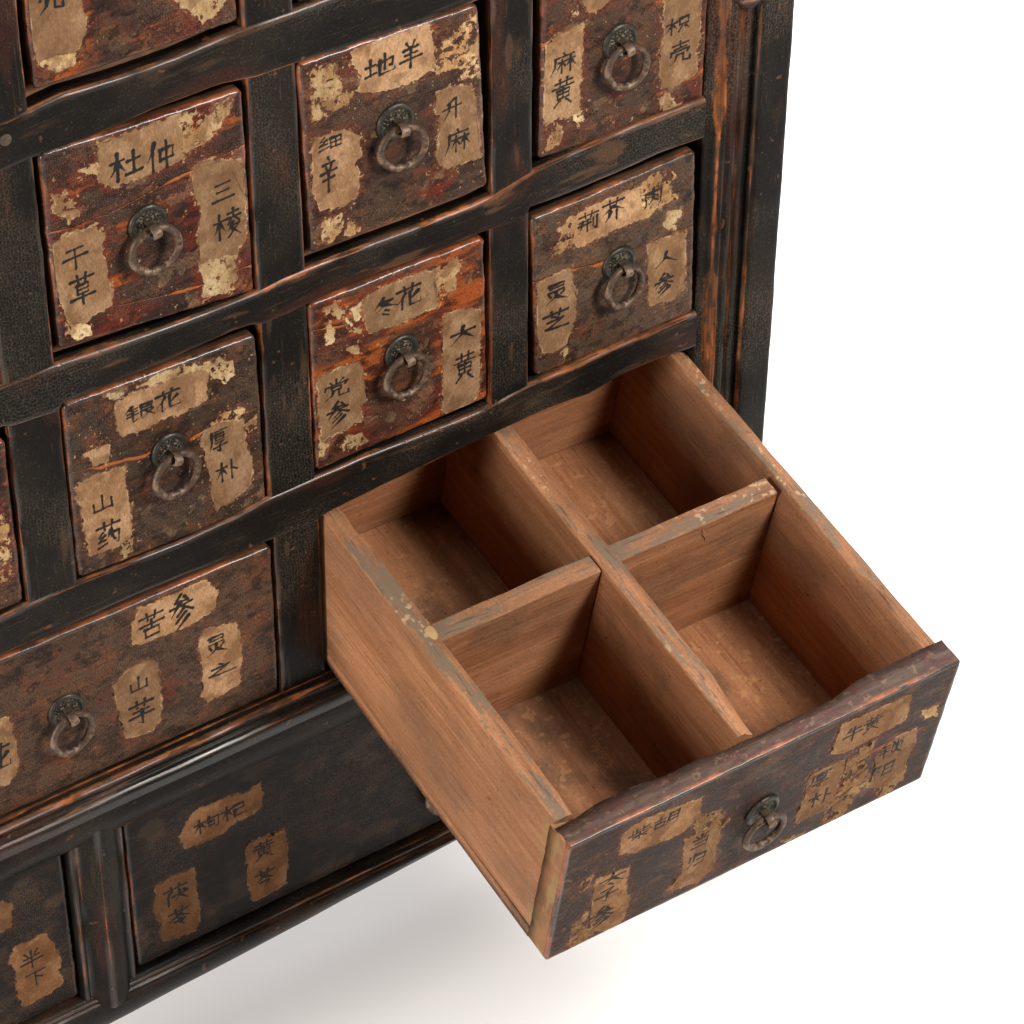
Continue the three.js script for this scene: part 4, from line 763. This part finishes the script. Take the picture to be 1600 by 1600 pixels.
const closed = [
  // key, corners, middle height, style, label
  ['A1', q4([-2010, 3621], [-475, 3560], [-432, 1829], [-1989, 1991]), 0.277, { ...BROWN, dark: [54, 36, 32], red: 0.95, orange: 0.5, flake: 1 }, 'closed drawer with slips reading 杜仲, 三棱 and 干草 beside its ring pull'],
  ['B1', q4([-30, 3590], [1445, 3555], [1550, 1953], [38, 1961]), 0.277, { ...BROWN, dark: [66, 48, 38], red: 0.55, orange: 0.1, flake: 1 }, 'closed drawer with slips reading 地羊, 升麻 and 细辛 and mottled paper remnants'],
  ['C1', q4([1996, 3570], [3490, 3575], [3500, 1930], [2000, 2005]), 0.277, { ...BROWN, dark: [62, 44, 34], red: 0.8, orange: 0.5, flake: 0.9 }, 'closed drawer with slips reading 麻黄 and 枳壳 beside the corner post'],
  ['A2', q4([-2030, 1551], [-476, 1501], [-436, -134], [-2020, -69]), 0.076, { ...BROWN, dark: [54, 42, 34], red: 0.35, orange: 0.15, flake: 1 }, 'dark split drawer with slips reading 银花, 厚朴 and 山药'],
  ['B2', q4([-25, 1572], [1481, 1553], [1538, 0], [-3, -2]), 0.076, { ...BROWN, dark: [66, 40, 32], red: 1, orange: 0.95, flake: 1 }, 'bright reddish orange drawer with slips reading 冬花, 大黄 and 党参'],
  ['C2', q4([1909, 1535], [3415, 1581], [3488, -14], [1977, 17]), 0.076, { ...BROWN, dark: [72, 56, 44], red: 0.35, orange: 0.05 }, 'closed drawer with slips reading 荆芥, 人参 and 灵芝 above the open drawer'],
  ['A0', q4([-2010, 5680], [-470, 5680], [-442, 4055], [-1975, 4075]), 0.49, { ...BROWN, dark: [58, 40, 34], red: 0.9, orange: 0.45 }, 'drawer with a long blank slip and no visible pull, above the 杜仲 drawer'],
  ['B0', q4([-20, 5680], [1500, 5680], [1500, 4030], [12, 4029]), 0.49, BROWN, 'drawer directly above the one with the 地羊 slip'],
  ['C0', q4([1930, 5680], [3480, 5680], [3480, 4050], [1930, 4050]), 0.49, BROWN, 'drawer directly above the one with the 麻黄 slip'],
  ['Z0', q4([-4060, 5680], [-2480, 5680], [-2475, 4060], [-4050, 4060]), 0.49, BROWN, 'top drawer of the column next to the 杜仲 drawer, beside the far post'],
  ['Z1', q4([-4060, 3560], [-2480, 3545], [-2470, 1945], [-4050, 1960]), 0.277, BROWN, 'drawer on the other side of the stile from the 杜仲 drawer'],
  ['Z2', q4([-4060, 1490], [-2486, 1457], [-2465, -60], [-4050, -60]), 0.076, { ...BROWN, red: 0.9, orange: 0.5, flake: 1 }, 'reddish drawer with crumpled pale paper, across the stile from the 银花 drawer'],
  ['W3', q4([-4060, -440], [-450, -479], [-426, -2006], [-4050, -2000]), -0.123, { ...BROWN, dark: [72, 52, 40], red: 0.28, orange: 0, flake: 0.3, rough: 0.44 }, 'wide brown drawer with slips reading 苦参, 灵之 and 山芋'],
];
closed.forEach(([key, c, ym, st, label], i) => {
  const t = drawer('drawer', label), zf = (y) => 0.035 * (y - ym) - 0.001;
  addFront(t, c, DATA[key] ?? {}, st, 19.3 * i + 5, zf, 0.014, { dens: DATA[key] ? DENS : 700 });
  const x0 = Math.min(c[0][0], c[3][0]) + 0.009, x1 = Math.max(c[1][0], c[2][0]) - 0.009, y1 = Math.min(c[0][1], c[1][1]) - 0.006, y0 = { 0: 0.4015, 1: 0.1895 }[key[1]] ?? (key === 'W3' ? -0.2025 : -0.005);
  const yb = Math.max(y0, Math.max(c[2][1], c[3][1]) - 0.012);
  board('drawer_box', x0, x1, yb, y1 - 0.004, -0.39, -0.0205, t);
});
// wide drawers below the waist moulding
{
  const LOW = { ...BROWN, dark: [24, 20, 18], red: 0.12, orange: 0, rough: 0.32, flake: 0.05, wear: 0.16, paper: [0.8, 0.73, 0.66] };
  const a = drawer('base_drawer', 'wide black bottom drawer with slips reading 枸杞, 茯苓 and 黄芩');
  addFront(a, q4([-1880, -2545], [3480, -2545], [3480, -4212], [-1868, -4212]), DATA.PR, LOW, 307.7, () => 0, 0.016, { r: 0.0018, rc: 0.003, dens: 1900 });
  board('drawer_box', -0.178, 0.34, -0.42, -0.27, -0.38, -0.0165, a);
  const b = drawer('base_drawer', 'black bottom drawer with the slip reading 半下');
  addFront(b, q4([-4060, -2545], [-2418, -2545], [-2408, -4200], [-4060, -4200]), DATA.PL, LOW, 331.1, () => 0, 0.016, { r: 0.0022, rc: 0.004, dens: 1900 });
  board('drawer_box', -0.40, -0.25, -0.42, -0.27, -0.38, -0.0165, b);
}

// ------------------------------------------------------------------ the open drawer, hanging out of its opening
{
  const t = drawer('open_drawer', 'wide drawer pulled out and drooping, four empty compartments of bare brown wood');
  t.position.set(0.1732, -0.1982, 0); t.rotation.set(0.2065, -0.0160, -0.0120);
  const TOP = 0.1455;
  // plank standing on edge. along z: place (x offset, y); along x: place (z offset, y)
  function plank(name, dir, s0, L, a0, a1, y0, top, sd, o = {}) {
    const r = 0.0016, wob = (s, k) => (fbm(s * 22 + sd, k, 3) - 0.5) * (o.wave ?? 0.003);
    const prof = (s) => {
      const nick = o.nick ? o.nick(s) : [0, 0], T = top + wob(s, 2) + nick[0], A = a0 + (fbm(s * 30 + sd, 9, 3) - 0.5) * 0.001, B = a1 + (fbm(s * 30 + sd, 15, 3) - 0.5) * 0.0012, cut = nick[1] + 0.002 * sm(0.55, 0.8, fbm(s * 28 + sd, 21, 3)), yl = y0 + (o.gap ?? 0) * sm(0.12, 0.27, s);
      if (o.inner) { const q = []; for (const [a, y] of arc(3, (k) => [B - r + r * Math.cos(k), T - r + r * Math.sin(k)])) q.push([a, y]); return [[a1, y0], [B, y0 + (T - y0) * 0.5], [B, T - r - 0.006], [B, T - r - 0.001], ...q, [(A + B) / 2 + 0.002, T + 0.0002], ...arc(3, (k) => [A + cut + r - r * Math.sin(k), T - r * 0.5 - cut * 0.25 + r * (Math.cos(k) - 0.5)]), [A + cut * 0.2, T - r - 0.003 - cut * 0.9], [A, y0 + (T - y0) * 0.5], [a0, y0]]; }
      const out = [[a1, yl], [B, y0 + (T - y0) * 0.5], [B, T - r - 0.004 - cut * 1.2], [B - cut * 0.25, T - r - cut * 0.5]];
      for (const q of arc(3, (k) => [B - cut - r + r * Math.cos(k), T - r + r * Math.sin(k)])) out.push(q);
      out.push([(A + B) / 2, T + 0.0002]);
      for (const q of arc(3, (k) => [A + r - r * Math.sin(k), T - r + r * Math.cos(k)])) out.push(q);
      out.push([A, T - r - 0.002], [A, y0 + (T - y0) * 0.5], [a0, yl]);
      return out;
    };
    const sw = sweep({ L, n: 110, s0, prof, flip: dir === 'z' ? false : true, dens: 1900, place: dir === 'z' ? (s, a, y) => [a, y, s] : (s, a, y) => [s, y, a],
      paint: (u, v, c) => {
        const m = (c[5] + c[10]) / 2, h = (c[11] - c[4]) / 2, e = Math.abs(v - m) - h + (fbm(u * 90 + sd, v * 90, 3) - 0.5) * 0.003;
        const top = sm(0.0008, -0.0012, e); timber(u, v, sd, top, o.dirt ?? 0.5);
        tint([188, 132, 94], sm(0.0014, 0.0004, Math.abs(e)) * 0.5 * sm(0.3, 0.6, fbm(u * 50 + sd, 3, 2)));
        if (o.extra) o.extra(u, v, c);
      } });
    return mesh(name, sw.geo, sw.mat, t);
  }
  const frontWear = (s) => [-0.004 * sm(0.262, 0.288, s), 0.013 * sm(0.235, 0.285, s) * sm(0.2, 0.3, s)];
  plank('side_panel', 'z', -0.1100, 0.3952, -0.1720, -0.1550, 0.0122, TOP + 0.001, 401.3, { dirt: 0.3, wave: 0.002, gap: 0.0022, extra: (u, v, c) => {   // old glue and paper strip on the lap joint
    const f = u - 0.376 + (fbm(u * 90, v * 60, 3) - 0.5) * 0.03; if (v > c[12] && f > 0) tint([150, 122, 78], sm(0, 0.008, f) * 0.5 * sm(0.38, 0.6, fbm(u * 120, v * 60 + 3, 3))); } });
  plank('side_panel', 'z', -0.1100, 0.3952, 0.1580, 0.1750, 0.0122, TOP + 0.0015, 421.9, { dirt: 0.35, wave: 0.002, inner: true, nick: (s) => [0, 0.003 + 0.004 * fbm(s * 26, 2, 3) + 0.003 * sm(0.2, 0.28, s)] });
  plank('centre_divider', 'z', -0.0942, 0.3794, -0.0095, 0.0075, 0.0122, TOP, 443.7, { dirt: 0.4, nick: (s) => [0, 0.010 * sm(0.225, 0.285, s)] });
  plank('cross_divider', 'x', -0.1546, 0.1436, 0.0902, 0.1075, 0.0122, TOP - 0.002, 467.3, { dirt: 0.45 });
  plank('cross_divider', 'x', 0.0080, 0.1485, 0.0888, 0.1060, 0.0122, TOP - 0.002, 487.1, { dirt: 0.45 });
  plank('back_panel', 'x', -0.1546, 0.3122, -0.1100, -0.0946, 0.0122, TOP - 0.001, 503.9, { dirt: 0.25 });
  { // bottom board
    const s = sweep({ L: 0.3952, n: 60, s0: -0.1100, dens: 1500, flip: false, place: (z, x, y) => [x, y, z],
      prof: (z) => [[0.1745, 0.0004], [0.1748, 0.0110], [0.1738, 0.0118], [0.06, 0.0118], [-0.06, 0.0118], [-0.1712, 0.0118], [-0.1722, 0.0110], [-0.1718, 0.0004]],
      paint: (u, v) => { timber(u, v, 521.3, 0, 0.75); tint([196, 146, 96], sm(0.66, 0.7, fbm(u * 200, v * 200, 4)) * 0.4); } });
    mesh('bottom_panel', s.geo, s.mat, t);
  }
  const FZ = 0.3094;
  addFront(t, q4([-1760, 1475], [1795, 1520], [1823, 2], [-1722, -3]), DATA.OF, { ...BROWN, dark: [46, 33, 27], red: 0.6, orange: 0.15, flake: 0.5, wear: 0.5, paper: [0.94, 0.9, 0.86], side: 'lacquer' }, 547.9, () => FZ, 0.0238, { r: 0.0015, rc: 0.003,
    back: (x, y, dz, ny, ri) => { if (ny < 0.5 || ri > 0) return [x, y, dz]; const sc = 0.0050 * sm(0.35, 0.7, fbm(x * 14 + 2, 4, 2)) + 0.0012 * fbm(x * 80, 1, 2); return [x, y - sc * 0.9 - 0.001, dz + sc * 0.8]; } });
  { // curled splinter on the cross divider
    const k = new THREE.CatmullRomCurve3([[0.0860, 0.1395, 0.1066], [0.0868, 0.1355, 0.1078], [0.0880, 0.1310, 0.1072], [0.0905, 0.1262, 0.1068], [0.0912, 0.1225, 0.1064]].map((q) => new THREE.Vector3(...q)));
    mesh('splinter', new THREE.TubeGeometry(k, 24, 0.00032, 6), new THREE.MeshStandardMaterial({ color: 0xa87850, roughness: 0.8 }), t);
  }
  // lump of dried glue where side and cross divider meet
  const gg = new THREE.IcosahedronGeometry(0.005, 4), gp = gg.attributes.position;
  for (let i = 0; i < gp.count; i++) { const k = 0.75 + 0.6 * fbm(gp.getX(i) * 420 + 9, gp.getY(i) * 420 + gp.getZ(i) * 300, 3); gp.setXYZ(i, gp.getX(i) * k * 0.95, gp.getY(i) * k * 0.42, gp.getZ(i) * k * 1.35); }
  gg.computeVertexNormals();
  mesh('glue_lump', gg, new THREE.MeshStandardMaterial({ color: 0xa88a5c, roughness: 0.85 }), t).position.set(-0.1592, TOP + 0.0005, 0.1005);
}

for (const p of pages) { p.mat.map.needsUpdate = true; }
renderer.render(scene, camera);
